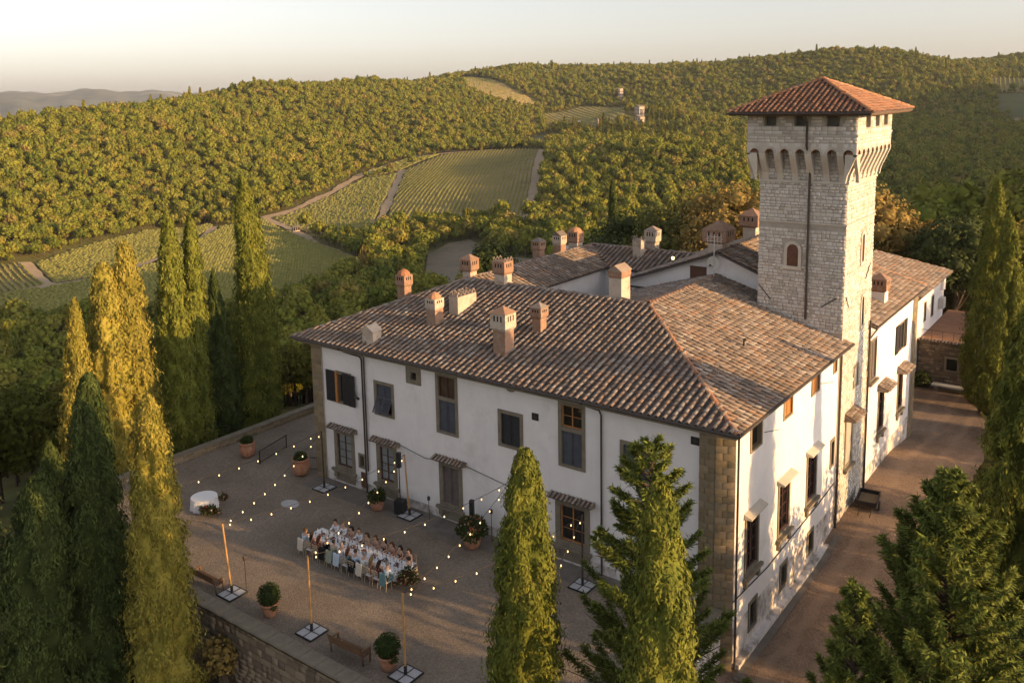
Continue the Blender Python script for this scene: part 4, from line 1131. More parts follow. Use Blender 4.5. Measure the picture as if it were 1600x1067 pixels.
# open shutters of the first upper window
mb = MB(); FR.box(mb, -28.2, -27.32, .05, .1, 5.6, 7.7)
for i in range(18): FR.box(mb, -28.12, -27.4, .101, .125, 5.72 + i * .107, 5.77 + i * .107)
mb.build("shutter", MAT['wood_dark'], villa)
mb = MB(); FR.box(mb, -26.62, -26.02, .06, .11, 5.6, 7.7); FR.box(mb, -25.98, -25.42, .14, .19, 5.6, 7.7)
for i in range(18): FR.box(mb, -26.56, -26.08, .111, .13, 5.72 + i * .107, 5.77 + i * .107); FR.box(mb, -25.92, -25.48, .191, .21, 5.72 + i * .107, 5.77 + i * .107)
mb.build("shutter", MAT['wood_dark'], villa)
mb = MB(); FR.box(mb, -27.28, -27.1, .0, .14, 5.6, 7.7); mb.build("window_jamb", MAT['timber'], villa)
mb = MB(); mb.tube([(-25.4, -.2, 6.6), (-24.95, -.55, 6.65), (-24.8, -.6, 6.6)], .05, 6); mb.tube([(-25.0, -.5, 6.5), (-24.6, -.62, 6.5)], .09, 6); mb.build("wall_lamp", MAT['iron'], villa)
# iron shutter stays on the sunny side
for yy in (4.0, 13.1): MB().tube([(.05, yy, 8.2), (.5, yy + .9, 8.15)], .018, 4).build("shutter_stay", MAT['iron'], villa)
mb = MB(); RT.box(mb, .5, 16.8, .003, .35, -3.3, -2.62); mb.build("plinth", MAT['plaster_low'], villa)
# chimneys
chimney(villa, -24.38, .55, 10.0, .95, .75, .75, head=1.02, hh=.2, cap='gable', capmat='plaster_chim')
chimney(villa, -21.6, 3.5, 10.85, .75, .8, 1.75, head=1.12, hh=.55, cap='round', mat='brick', headmat='plaster_chim', capmat='ridge')
chimney(villa, -21.0, 5.6, 11.45, .75, 1.9, 1.05, head=1.0, hh=.2, cap='zigzag')
chimney(villa, -14.95, 2.0, 10.35, .88, .85, 2.5, head=1.25, hh=.9, cap='pyramid', mat='brick', headmat='plaster_chim', capmat='ridge')
chimney(villa, -14.2, 4.6, 11.15, .62, .62, 1.6, head=1.3, hh=.55, cap='pyramid', mat='brick')
chimney(villa, -20.5, 9.35, 12.55, .85, .85, 1.6, head=1.22, hh=.75, cap='zigzag', headmat='brick')
chimney(villa, -23.9, 9.9, 12.45, .72, .72, 1.45, head=1.35, hh=.75, cap='pyramid', headmat='brick', capmat='brick')
chimney(villa, -27.0, 6.4, 11.3, .7, .7, 1.75, head=1.25, hh=.7, cap='round', mat='brick', capmat='ridge')
chimney(villa, -11.7, 9.9, 12.5, .9, 1.1, 1.85, head=1.1, hh=.3, cap='gable', mat='plaster_chim', headmat='brick')
chimney(villa, -24.6, 19.5, 12.4, .7, .7, 1.35, head=1.2, hh=.6, cap='pyramid', mat='brick')
chimney(villa, -23.9, 21.5, 12.4, .75, .75, 1.6, head=1.15, hh=.6, cap='gable', mat='brick', headmat='plaster_chim')
chimney(villa, -24.2, 24.4, 12.3, .85, .85, 1.6, head=1.2, hh=.8, cap='round', mat='plaster_chim', headmat='brick', capmat='ridge')
chimney(villa, -18.6, 25.2, 12.3, .75, .75, 1.25, head=1.05, hh=.4, cap='zigzag', mat='plaster_chim')
chimney(villa, -18.3, 27.0, 12.2, .8, .8, 1.9, head=1.3, hh=.9, cap='pyramid', mat='plaster_chim')
# roof-top aerial and dish
dish = empty("satellite_dish", (-9.2, 18.5, 12.6), 0, "pale satellite dish with aerial mast on the roof ridge before the tower", "satellite dish")
m_ = Matrix.Translation((.0, 0, 1.0)) @ Matrix.Rotation(math.radians(52), 4, 'Z') @ Matrix.Rotation(math.radians(72), 4, 'X')
mb = MB().lathe([(.02, -.11), (.25, -.075), (.42, -.02), (.5, .04), (.48, .05), (.38, -.01), (.2, -.055), (.01, -.08)], n=20); mb.v = [tuple(m_ @ Vector(p)) for p in mb.v]; mb.build("reflector", MAT['dish'], dish, True)
mb = MB().tube([(0, .1, -.3), (0, .1, 3.0)], .035, 6)
for z in (2.3, 2.55, 2.85): mb.tube([(-.5, .1, z), (.5, .1, z)], .02, 5)
for x in (-.5, -.25, .25, .5): mb.tube([(x, -.12, 2.7), (x, .35, 2.7)], .018, 5); mb.tube([(x, .1, 2.3), (x, .1, 3.05)], .018, 5)
mb.build("mast", MAT['dish'], dish)
mb = MB().tube([(0, 0, .75), (0, -.5, .95)], .02, 5); mb.box((-.05, -.58, .9), (.05, -.48, 1.02)); mb.build("receiver_arm", MAT['iron'], dish)
mb = MB().tube([(-3.2, 9.2, 10.8), (-3.2, 9.2, 11.2), (-3.15, 9.2, 11.25)], .05, 6); mb.lathe([(.1, 0), (.12, .06), (.05, .14)], (-3.15, 9.2, 11.25), 8); mb.build("roof_vent_pipe", MAT['iron'], villa)

# ---------------------------------------------------------------- gabled house between villa and tower
gh = empty("gabled_house", (-9, 19.4, 0), 0, "white gabled house with brown shuttered window beside the stone tower", "building")
def kid(o, par):  # parent while keeping world place of meshes built in world space
    o.parent = par; o.matrix_parent_inverse = Matrix.Translation(-Vector(par.location)); return o
G = Fac((0, 19.42, 0), (1, 0, 0), (0, -1, 0))
mb = MB(); G.quad(mb, [(-16.2, 0, 9), (-2.6, 0, 9), (-2.6, 0, 11.65), (-9.1, 0, 14.15), (-16.2, 0, 11.5)]); kid(mb.build("gable_wall", MAT['plaster'], None), gh)
mb = MB(); G.box(mb, -11.35, -10.1, .0, .04, 12.0, 13.1); w_ = kid(mb.build("window", MAT['shutter_brown'], None), gh)
mb = MB(); G.box(mb, -11.45, -10.0, .0, .10, 11.88, 11.99); kid(mb.build("sill", MAT['stone_trim'], None), gh)
groof = empty("roof", (0, 0, 0)); kid(groof, gh)
sl = lambda n, pts: sheet(n, pts, MAT['pan'], groof)
sl("roof_slope", [(-9.1, 18.9, 14.3), (-9.1, 33, 14.3), (-16.9, 33, 11.4), (-16.9, 18.9, 11.4)])
sl("roof_slope", [(-2.2, 23.25, 11.65), (-2.2, 33, 11.65), (-9.1, 33, 14.3), (-9.1, 18.9, 14.3), (-5.42, 18.9, 12.887), (-5.42, 23.25, 12.887)])
lg = math.hypot(7.8, 2.9); tile_plane(groof, (-16.9, 18.9, 11.4), (0, 1, 0), (7.8, 0, 2.9), [(0, 0), (14.1, 0), (14.1, lg), (0, lg)])
lg2 = math.hypot(6.9, 2.65); c_ = lg2 * (3.22 / 6.9)
tile_plane(groof, (-2.2, 18.9, 11.65), (0, 1, 0), (-6.9, 0, 2.65), [(4.35, 0), (14.1, 0), (14.1, lg2), (0, lg2), (0, c_), (4.35, c_)])
finish_tiles(groof, 0)
ridge_line(groof, (-9.1, 18.9, 14.32), (-9.1, 33, 14.32), mat='cover')
kid(chimney(None, -9.6, 20.3, 14.0, 1.15, 1.15, 1.75, head=1.5, hh=.85, cap='pyramid', headmat='brick', capmat='brick'), gh)
kid(chimney(None, -9.9, 27.2, 14.0, 1.0, 1.0, 1.9, head=1.5, hh=.8, cap='pyramid', headmat='brick', capmat='brick'), gh)
mb = MB(); mb.box((-16.4, 19.3, 11.0), (-13.3, 19.41, 11.12)); kid(mb.build("eave_board", MAT['gutter'], None), gh)
kid(MB().tube([(-16.9, 19.3, 11.3), (-16.2, 19.35, 10.9), (-15.2, 19.35, 9.2)], .07, 6).build("downpipe", MAT['gutter'], None), gh)
lamp = empty("rooftop_lamp", (-13.1, 20.2, 12.85), 0, "small lit lamp on the gabled roof against the dark trees", "lamp")
MB().tube([(0, 0, -.1), (0, 0, .35)], .03, 6).build("stem", MAT['iron'], lamp)
MB().lathe([(.02, 0), (.1, .04), (.13, .13), (.1, .22), (.02, .26)], (0, 0, .35), 10).build("globe", MAT['bulb'], lamp, True)
# ---------------------------------------------------------------- tower
tower = empty("tower", (-2.7, 20, 0), 0, "square grey stone tower with corbelled top and red hipped roof", "tower")
TX0, TX1, TY0, TY1 = -5.37, .06, 16.9, 23.2
Tf = Fac((0, TY0, 0), (1, 0, 0), (0, -1, 0)); Tr = Fac((TX1, 0, 0), (0, 1, 0), (1, 0, 0)); Tl = Fac((TX0, 0, 0), (0, 1, 0), (-1, 0, 0)); Tb = Fac((0, TY1, 0), (1, 0, 0), (0, 1, 0))
mb = MB(); mb.box((TX0, TY0, -3.4), (TX1, TY1, 19.7)); shaft = kid(mb.build("shaft", MAT['mortar'], None), tower)
NS = 0
hf = [(-3.95, -2.35, 13.9, 16.05), (-2.36, -2.0, 9, 19.7)]
masonry(shaft, Tf, TX0, TX1, 10.3, 17.05, .15, .27, .2, .5, 'tower_stone', 210, holes=[(-3.7, -2.62, 14.1, 15.85), (-9, 9, 16.9, 17.05)])
masonry(shaft, Tf, TX0, TX1, 17.15, 19.6, .15, .27, .2, .5, 'tower_stone', 50)
hr = [(20.2, 21.2, 14.0, 16.4), (20.75, 21.6, 9.8, 12.2), (18.2, 20.2, .8, 4.6), (19.7, 20.9, 5.9, 7.6)]
masonry(shaft, Tr, TY0, TY1, -3.2, 17.05, .16, .28, .2, .55, 'tower_stone', 40, holes=hr)
masonry(shaft, Tr, TY0, TY1, 17.15, 19.6, .16, .28, .2, .55, 'tower_stone', 0)
masonry(shaft, Tl, TY0, TY1, 8, 19.6, .2, .34, .35, .8, 'tower_stone', 0)
mb = MB(); mb.box((TX0 - .05, TY0 - .08, 17.05), (TX1 + .08, TY1 + .05, 17.15)); mb.box((TX0 - .09, TY0 - .1, 19.6), (TX1 + .1, TY1 + .08, 19.75)); kid(mb.build("string_course", MAT['tower_dress'], None), tower)
# corbels and arches carrying the parapet
PX0, PX1, PY0, PY1 = -6.0, .72, 16.1, 23.95
ZC0, ZC1, ZA, ZP = 19.75, 21.45, 22.1, 23.9
def corbels(fac, u0, u1, n, proj):
    pitch = (u1 - u0) / n
    for i in range(n + 1):
        u = u0 + pitch * i; hw = pitch * .2
        a, b = max(u - hw, u0 - (.0 if i else -.0)), min(u + hw, u1)
        mb = MB()
        prof = [(0.0, ZC0), (.07, ZC0), (.16, ZC0 + .45), (proj - .12, ZC1 - .35), (proj - .02, ZC1 - .12), (proj, ZC1 - .1), (proj, ZC1), (0.0, ZC1)]
        vs = [fac.P(q, d, z) for q in (a, b) for d, z in prof]; k = len(prof)
        fs = [tuple(range(k)), tuple(range(2 * k - 1, k - 1, -1))] + [(j, j + k, (j + 1) % k + k, (j + 1) % k) for j in range(k)]
        mb.add(vs, fs); m = mb.mesh("corbel", MAT['tower_dress']); 
        bm = bmesh.new(); bm.from_mesh(m); bmesh.ops.recalc_face_normals(bm, faces=bm.faces[:]); bm.to_mesh(m); bm.free()
        kid(link("corbel", m), tower)
    # arcade: flat front plate with round-headed openings, depth proj
    for i in range(n):
        ua, ub = u0 + pitch * (i + .2), u0 + pitch * (i + .8); c = (ua + ub) / 2; r = (ub - ua) / 2
        mb = MB(); K = 8
        arc = [(c - r * math.cos(math.pi * j / K), ZC1 + min(r, ZA - ZC1 - .08) * math.sin(math.pi * j / K)) for j in range(K + 1)]
        for j in range(K):
            (x0, z0), (x1, z1) = arc[j], arc[j + 1]
            fac.quad(mb, [(x0, proj, z0), (x1, proj, z1), (x1, proj, ZA), (x0, proj, ZA)])
            mb.add([fac.P(x0, proj, z0), fac.P(x1, proj, z1), fac.P(x1, 0, z1), fac.P(x0, 0, z0)], [(0, 1, 2, 3)], 1)
        kid(mb.build("arch", [MAT['tower_stone'], MAT['arch_soffit']], None), tower)
        # voussoirs around the arch head
        mb = MB()
        for j in range(K):
            a0, a1 = math.pi * j / K, math.pi * (j + .88) / K
            ra, rb = r + .01, r + .17; ry = min(r, ZA - ZC1 - .08) / r
            vs = [fac.P(c - q * math.cos(a), proj + e, ZC1 + q * ry * math.sin(a)) for e in (.0, .025) for q, a in ((ra, a0), (ra, a1), (rb, a1), (rb, a0))]
            mb.add(vs, [(4, 5, 6, 7), (0, 1, 5, 4), (1, 2, 6, 5), (2, 3, 7, 6), (3, 0, 4, 7)])
        m = mb.mesh("voussoirs", MAT['tower_dress']); bm = bmesh.new(); bm.from_mesh(m); bmesh.ops.recalc_face_normals(bm, faces=bm.faces[:]); bm.to_mesh(m); bm.free()
        kid(link("voussoirs", m), tower)
    mb = MB()
    for i in range(n + 1):
        u = u0 + pitch * i; a, b = max(u - pitch * .2, u0), min(u + pitch * .2, u1)
        fac.quad(mb, [(a, proj, ZC1), (b, proj, ZC1), (b, proj, ZA), (a, proj, ZA)])
    kid(mb.build("arcade_pier_faces", MAT['tower_stone'], None), tower)
MAT['arch_soffit'] = mk("brick_arch_soffit", (.30, .16, .10), (.38, .21, .14), 4, .95)
pf, pr_ = TY0 - PY0, PX1 - TX1
corbels(Fac((0, TY0, 0), (1, 0, 0), (0, -1, 0)), PX0, PX1, 7, pf)
corbels(Fac((TX1, 0, 0), (0, 1, 0), (1, 0, 0)), PY0, PY1, 8, pr_)
corbels(Fac((TX0, 0, 0), (0, 1, 0), (-1, 0, 0)), PY0, PY1, 8, TX0 - PX0)
# splayed backing between the corbels
mb = MB()
for z, e in ((0, 0),): pass
mb.box((TX0 + .01, TY0 + .01, 19.7), (TX1 - .01, TY1 - .01, ZP - .1)); kid(mb.build("inner_core", MAT['mortar'], None), tower)
for fac, a, b in ((Fac((0, TY0 + .01, 0), (1, 0, 0), (0, -1, 0)), TX0, TX1), (Fac((TX1 - .01, 0, 0), (0, 1, 0), (1, 0, 0)), TY0, TY1)):
    masonry(shaft, fac, a, b, 19.78, 21.9, .16, .28, .25, .6, 'tower_stone', 0)
# parapet: belt, merlon wall with openings, floor
Pf = Fac((0, PY0, 0), (1, 0, 0), (0, -1, 0)); Pr = Fac((PX1, 0, 0), (0, 1, 0), (1, 0, 0)); Pl = Fac((PX0, 0, 0), (0, 1, 0), (-1, 0, 0)); Pb = Fac((0, PY1, 0), (1, 0, 0), (0, 1, 0))
of = [(-4.95, -4.15, 23.2, 23.75), (-3.05, -2.25, 23.2, 23.75), (-1.15, -.3, 23.2, 23.75)]
orr = [(17.9, 18.9, 23.05, 23.75), (20.0, 20.95, 23.05, 23.75), (22.0, 22.95, 23.05, 23.75)]
for fac, a, b, hs, nsg in ((Pf, PX0, PX1, of, 0), (Pr, PY0, PY1, orr, 0), (Pl, PY0, PY1, orr, 0), (Pb, PX0, PX1, of, 0)):
    wl = kid(wall(fac, "parapet_wall", a, b, ZA, ZP, hs, None, [MAT['mortar']]), tower)
    masonry(wl, fac, a, b, ZA + .02, 22.5, .16, .22, .3, .7, 'tower_stone', nsg, back=-.005, dmin=.012, dmax=.03)
    masonry(wl, fac, a, b, 22.62, ZP, .2, .3, .3, .75, 'tower_stone', nsg, holes=hs, back=-.005, dmin=.012, dmax=.03)
    for h in hs:
        mb = MB(); fac.box(mb, h[0] - .02, h[0] + .02, -.45, .0, h[2], h[3]); fac.box(mb, h[1] - .02, h[1] + .02, -.45, 0, h[2], h[3]); fac.box(mb, h[0] + .02, h[1] - .02, -.45, .0, h[2] - .05, h[2]); kid(mb.build("opening_reveal", MAT['tower_dress'], None), tower)
mb = MB(); mb.box((PX0 - .05, PY0 - .06, 22.5), (PX1 + .06, PY1 + .05, 22.62)); kid(mb.build("string_course", MAT['tower_dress'], None), tower)
mb = MB(); mb.box((PX0 + .02, PY0 + .02, 22.3), (PX1 - .02, PY1 - .02, 22.45)); kid(mb.build("floor", MAT['mortar'], None), tower)
# pyramid roof
tr_ = empty("roof", (0, 0, 0)); kid(tr_, tower)
rx0, rx1, ry0, ry1, ez, tip = PX0 - .95, PX1 + 1.05, PY0 - 1.05, PY1 + .95, 23.95, Vector((-2.65, 20.03, 25.95))
cs = [Vector((rx0, ry0, ez)), Vector((rx1, ry0, ez)), Vector((rx1, ry1, ez)), Vector((rx0, ry1, ez))]
for i in range(4):
    a, b = cs[i], cs[(i + 1) % 4]
    sheet("roof_slope", [a, b, tip], MAT['pan'], tr_, .1)
    u = (b - a).normalized(); k = (tip - a).dot(u); foot = a + u * k; v = tip - foot; L = v.length
    if i in (0, 1):
        tile_plane(tr_, a, u, v, [(0, 0), ((b - a).length, 0), (k, L)], spacing=.34, expo=.33, mat='newtile', scale=.95, jitter=.6)
finish_tiles(tr_, 0)
for i in range(4): ridge_line(tr_, cs[i] + Vector((0, 0, .05)), tip + Vector((0, 0, .06)), r=.15, step=.36)
mb = MB()
mb.box((rx0 + .1, ry0 + .1, ez - .16), (rx1 - .1, ry1 - .1, ez - .101)); kid(mb.build("eave_boards", MAT['benchwood'], None), tower)
kid(MB().tube([(rx0, ry0 - .06, ez - .04), (rx1, ry0 - .06, ez - .04)], .07, 6).build("gutter", MAT['gutter'], None), tower)
kid(MB().tube([(-2.2, ry0, ez - .1), (-2.2, PY0 - .12, 23.4), (-2.2, PY0 - .12, 22.0), (-2.2, TY0 - .14, 20.6), (-2.2, TY0 - .14, 11.0)], .075, 8).build("downpipe", MAT['gutter'], None), tower)
# tower windows
def arch_window(fac, u0, u1, z0, z1, fill, frame=.28, name="window"):
    r = (u1 - u0) / 2; c = (u0 + u1) / 2; K = 10
    inn = [(u0, z0), (u0, z1 - r)] + [(c - r * math.cos(math.pi * j / K), z1 - r + r * math.sin(math.pi * j / K)) for j in range(1, K)] + [(u1, z1 - r), (u1, z0)]
    R2 = r + frame
    out = [(u0 - frame, z0), (u0 - frame, z1 - r)] + [(c - R2 * math.cos(math.pi * j / K), z1 - r + R2 * math.sin(math.pi * j / K)) for j in range(1, K)] + [(u1 + frame, z1 - r), (u1 + frame, z0)]
    mb = MB(); n_ = len(inn)
    for j in range(n_ - 1):
        fac.quad(mb, [(*inn[j][:1], .07, inn[j][1]), (inn[j + 1][0], .07, inn[j + 1][1]), (out[j + 1][0], .07, out[j + 1][1]), (out[j][0], .07, out[j][1])])
        mb.add([fac.P(inn[j][0], .07, inn[j][1]), fac.P(inn[j + 1][0], .07, inn[j + 1][1]), fac.P(inn[j + 1][0], .005, inn[j + 1][1]), fac.P(inn[j][0], .005, inn[j][1])], [(0, 1, 2, 3)])
        mb.add([fac.P(out[j][0], .07, out[j][1]), fac.P(out[j + 1][0], .07, out[j + 1][1]), fac.P(out[j + 1][0], -.005, out[j + 1][1]), fac.P(out[j][0], -.005, out[j][1])], [(3, 2, 1, 0)])
    fac.box(mb, u0 - frame - .05, u1 + frame + .05, 0.0, .11, z0 - .2, z0 - .002)
    w = kid(mb.build(name, MAT['tower_dress'], None), tower)
    m2 = MB(); vs = [fac.P(a, .012, b) for a, b in inn]; f = tuple(range(len(vs)))
    nn = (vs[1] - vs[0]).cross(vs[-1] - vs[0]); m2.add(vs, [f if nn.dot(fac.n) > 0 else f[::-1]])
    o = m2.build("shutter", MAT[fill], None); o.parent = w
    return w
arch_window(Tf, -3.52, -2.8, 14.3, 15.7, 'shutter_brown', .2)
arch_window(Tr, 20.45, 20.95, 14.3, 16.1, 'sash', .22)
arch_window(Tr, 20.95, 21.4, 10.0, 11.9, 'inside', .16)
w_ = window(Tr, None, 18.35, 20.05, .95, 4.3, style='shutters', shut='shutter', sill=True, hood='awning', jamb=.22); kid(w_, tower)
w_ = window(Tr, None, 19.75, 20.85, 6.0, 7.5, style='bars', jamb=.2); kid(w_, tower)
MB_ = lambda pts, r=.03: kid(MB().tube(pts, r, 4).build("wall_tie", MAT['iron'], None), tower)
MB_([(-5.3, TY0 - .07, 12.9), (-4.5, TY0 - .07, 12.0)]); MB_([(-1.25, TY0 - .07, 11.9), (-.35, TY0 - .07, 12.55)]); MB_([(TX1 + .07, 17.2, 12.6), (TX1 + .07, 17.9, 11.8)]); MB_([(TX1 + .07, 21.5, 13.0), (TX1 + .07, 22.5, 13.9)])
kid(downpipe(None, [(TX1 + .13, 22.95, 9.9), (TX1 + .13, 22.95, -2.7)], .07), tower)

# ---------------------------------------------------------------- house beyond the tower
sh = empty("side_house", (0, 30, 0), 0, "white side house beyond the tower with dark shutters and low clay roof", "building")
S = Fac((0, 0, 0), (0, 1, 0), (1, 0, 0))
ws = [((24.0, 25.6, 5.2, 8.2), dict(style='shutters', jamb=.14, shut='taupe', sill=True)), ((26.6, 28.3, .6, 3.9), dict(style='panes', grid=(2, 3), hood='awning', sill=True, apron=.5)), ((32.3, 34.0, .5, 3.7), dict(style='panes', grid=(2, 3), hood='awning', sill=True, apron=.5)), ((31.8, 33.6, 5.4, 7.6), dict(style='shutters', shut='wood_dark', jamb=.12))]
kid(wall(S, "wall", 23.22, 37.4, -3.4, 9.2, [h for h, _ in ws], None, [MAT['plaster'], MAT['plaster_low']], split=-1.0), sh)
for (a, b, c, d), kw in ws: kid(window(S, None, a, b, c, d, **kw), sh)
for a, b in ((31.0, 31.8), (33.6, 34.4)):
    mb = MB(); S.box(mb, a, b, .03, .09, 5.4, 7.6); kid(mb.build("shutter", MAT['wood_dark'], None), sh)
kid(pilaster(S, 36.4, 37.5, -3.2, 9.2, None), sh)
kid(wall(Fac((0, 37.4, 0), (1, 0, 0), (0, 1, 0)), "wall", -9, 0, -3.4, 9.25, [], None, [MAT['plaster']]), sh)
sroof = empty("roof", (0, 0, 0)); kid(sroof, sh)
k3 = .29
sheet("roof_slope", [(.5, 23.1, 9.4), (.5, 38.4, 9.4), (-6.5, 38.4, 9.4 + 7 * k3), (-6.5, 23.3, 9.4 + 7 * k3), (.07, 23.3, 9.4 + .43 * k3), (.07, 23.1, 9.4 + .43 * k3)], MAT['pan'], sroof)
sheet("roof_slope", [(-6.5, 23.3, 9.4 + 7 * k3), (-6.5, 38.4, 9.4 + 7 * k3), (-11, 38.4, 10.2), (-11, 23.3, 10.2)], MAT['pan'], sroof)
ls = math.hypot(7, 7 * k3); tile_plane(sroof, (.5, 23.3, 9.4), (0, 1, 0), (-7, 0, 7 * k3), [(0, 0), (15.1, 0), (15.1, ls), (0, ls)])
finish_tiles(sroof, 0)
ridge_line(sroof, (.5, 38.4, 9.45), (-6.5, 38.4, 9.45 + 7 * k3)); ridge_line(sroof, (-6.5, 23.3, 9.45 + 7 * k3), (-6.5, 38.4, 9.45 + 7 * k3), mat='cover')
kid(gutter(None, [(.57, 23.0, 9.35), (.57, 38.4, 9.35)]), sh)
kid(downpipe(None, [(.55, 25.6, 9.3), (.2, 25.0, 8.9), (.15, 23.4, 8.6)], .06), sh)
kid(chimney(None, -.9, 29.5, 9.75, .95, .95, 1.75, head=1.25, hh=.8, cap='pyramid', mat='plaster', headmat='brick', capmat='brick'), sh)

# ---------------------------------------------------------------- far house, terrace and rubble wall at the bend
fh = empty("far_house", (-2.6, 55, 0), 0, "low white house at the bend with sunlit wall above the brick terrace", "building")
S2 = Fac((-2.6, 0, 0), (0, 1, 0), (1, 0, 0))
w2 = [((53.6, 54.6, 2.6, 4.6), dict(style='shutters', jamb=.1, shut='shutter')), ((57.0, 58.0, 2.4, 4.6), dict(style='shutters', jamb=.1, shut='wood_dark'))]
kid(wall(S2, "wall", 44, 63, -3, 5.9, [h for h, _ in w2], None, [MAT['plaster']]), fh)
for (a, b, c, d), kw in w2: kid(window(S2, None, a, b, c, d, **kw), fh)
kid(wall(Fac((0, 63, 0), (1, 0, 0), (0, 1, 0)), "wall", -14, -2.6, -3, 5.85, [], None, [MAT['plaster']]), fh)
froof = empty("roof", (0, 0, 0)); kid(froof, fh)
sheet("roof_slope", [(-2.0, 44, 6.0), (-2.0, 64, 6.0), (-9, 60.5, 8.1), (-9, 44, 8.1)], MAT['pan'], froof)
sheet("roof_slope", [(-9, 44, 8.1), (-9, 60.5, 8.1), (-16, 64, 6.0), (-16, 44, 6.0)], MAT['pan'], froof)
lh = math.hypot(7, 2.1); tile_plane(froof, (-2.0, 44, 6.0), (0, 1, 0), (-7, 0, 2.1), [(0, 0), (20, 0), (16.5, lh), (0, lh)]); finish_tiles(froof, 0)
ridge_line(froof, (-9, 44, 8.15), (-9, 60.5, 8.15), mat='cover')
mb = MB(); S2.box(mb, 60.4, 61.6, .02, .5, 2.6, 3.7); ac = kid(mb.build("air_conditioner", MAT['dish'], None), fh)
mb = MB(); S2.box(mb, 61.2, 62.2, .02, .3, 4.4, 5.6); kid(mb.build("wall_box", MAT['plaster'], None), fh)

tw_ = empty("terrace_block", (0, 52, -2.9), 0, "rubble stone terrace with brick floor and small window at the road bend", "terrace")
TWf = Fac((0, 51.6, 0), (1, 0, 0), (0, -1, 0))
mb = MB(); mb.box((-2.55, 51.6, -3.2), (6.5, 66, 1.3)); blk = kid(mb.build("core", MAT['mortar_dark'] if 'mortar_dark' in MAT else MAT['rubble'], None), tw_)
masonry(blk, TWf, -2.55, 6.5, -3.1, 1.3, .22, .42, .3, .8, 'rubble', 110, holes=[(-.15, 1.15, -1.35, .1)])
w_ = window(TWf, None, -.15, 1.15, -1.35, .1, style='open', jamb=.18, trim='stone_trim', proud=.1, deep=-.005); kid(w_, tw_)
m2 = MB(); TWf.quad(m2, [(0.03, .005, -1.2), (.97, .005, -1.2), (.97, .005, -.08), (.03, .005, -.08)]); kid(m2.build("dark_opening", MAT['inside'], None), tw_)
MAT['brickfloor'] = mk("brick_terrace_floor", (.24, .125, .075), (.31, .17, .10), 1.2, .95)
mb = MB(); mb.box((-2.59, 51.55, 1.302), (6.5, 66, 1.34)); kid(mb.build("brick_floor", MAT['brickfloor'], None), tw_)
hood = kid(MB().box((-2.6, 51.3, 1.341), (6.5, 51.75, 1.45)).build("coping", MAT['stone_trim'], None), tw_)
tile_plane(hood, (-2.6, 51.25, 1.42), (1, 0, 0), (0, .6, .12), [(0, 0), (9.1, 0), (9.1, .6), (0, .6)], spacing=.3, expo=.28, scale=.7); finish_tiles(hood, 0)
rail = MB()
for i in range(10): rail.tube([(-2.4 + i * .95, 52.0, 1.4), (-2.4 + i * .95, 52.0, 2.35)], .02, 5)
rail.tube([(-2.4, 52.0, 2.35), (6.3, 52.0, 2.35)], .022, 5); kid(rail.build("railing", MAT['iron'], None), tw_)
bs = empty("stone_bench", (.6, 50.4, -2.9), -.05, "pale stone slab bench in front of the rubble terrace wall", "bench")
MB().box((-1.5, -.45, .42), (1.5, .45, .58)).build("slab", MAT['plate'], bs)
for x in (-1.1, 1.1): MB().box((x - .2, -.35, -.1), (x + .2, .35, .419)).build("support", MAT['rubble'], bs)
# ---------------------------------------------------------------- court, drive, terrace wall
def flat(name, pts, mat, grid=1.0, zf=None):
    bm = bmesh.new(); bm.faces.new([bm.verts.new(p) for p in pts])
    a = np.array(pts)
    for ax in (0, 1):
        no = [0, 0, 0]; no[ax] = 1
        for k in np.arange(math.floor(a[:, ax].min() / grid) * grid + grid, a[:, ax].max(), grid):
            co = [0, 0, 0]; co[ax] = k; bmesh.ops.bisect_plane(bm, geom=bm.verts[:] + bm.edges[:] + bm.faces[:], plane_co=co, plane_no=no)
    for v in bm.verts:
        if zf: v.co.z = zf(v.co.x, v.co.y)
    bmesh.ops.recalc_face_normals(bm, faces=bm.faces[:])
    if sum(f.normal.z for f in bm.faces) < 0: bmesh.ops.reverse_faces(bm, faces=bm.faces[:])
    me = bpy.data.meshes.new(name); bm.to_mesh(me); bm.free(); me.materials.append(mat)
    return tag(link(name, me), kind="structure")
def worn_lane(m):
    nt = m.node_tree; L = nt.links; b = nt.nodes["Principled BSDF"]; tc = next(n for n in nt.nodes if n.type == 'TEX_COORD'); src = b.inputs["Base Color"].links[0].from_socket
    sx = _n(nt, "ShaderNodeSeparateXYZ"); L.new(tc.outputs["Object"], sx.inputs[0])
    nz = _n(nt, "ShaderNodeTexNoise"); nz.inputs["Scale"].default_value = .5; nz.inputs["Detail"].default_value = 6; L.new(tc.outputs["Object"], nz.inputs["Vector"])
    a = _n(nt, "ShaderNodeMath", operation='MULTIPLY_ADD'); L.new(nz.outputs["Fac"], a.inputs[0]); a.inputs[1].default_value = 1.5; L.new(sx.outputs[0], a.inputs[2])
    w = _n(nt, "ShaderNodeMath", operation='SINE'); q = _n(nt, "ShaderNodeMath", operation='MULTIPLY'); q.inputs[1].default_value = 3.4; L.new(a.outputs[0], q.inputs[0]); L.new(q.outputs[0], w.inputs[0])
    r = ramp(nt, [(.2, (0, 0, 0)), (.95, (.5, .5, .5))]); L.new(w.outputs[0], r.inputs[0])
    mx = _n(nt, "ShaderNodeMix", data_type='RGBA'); L.new(r.outputs[0], mx.inputs[0]); L.new(src, mx.inputs[6]); mx.inputs[7].default_value = (.34, .245, .175, 1); L.new(mx.outputs[2], b.inputs["Base Color"])
worn_lane(MAT['road'])
def rz_(x, y):
    t = max(0.0, min(1.0, (y - 12) / 7)); s = max(0.0, min(1.0, (37 - y) / 7)); b = t * t * (3 - 2 * t) * s * s * (3 - 2 * s)
    return -2.9 + .75 * b
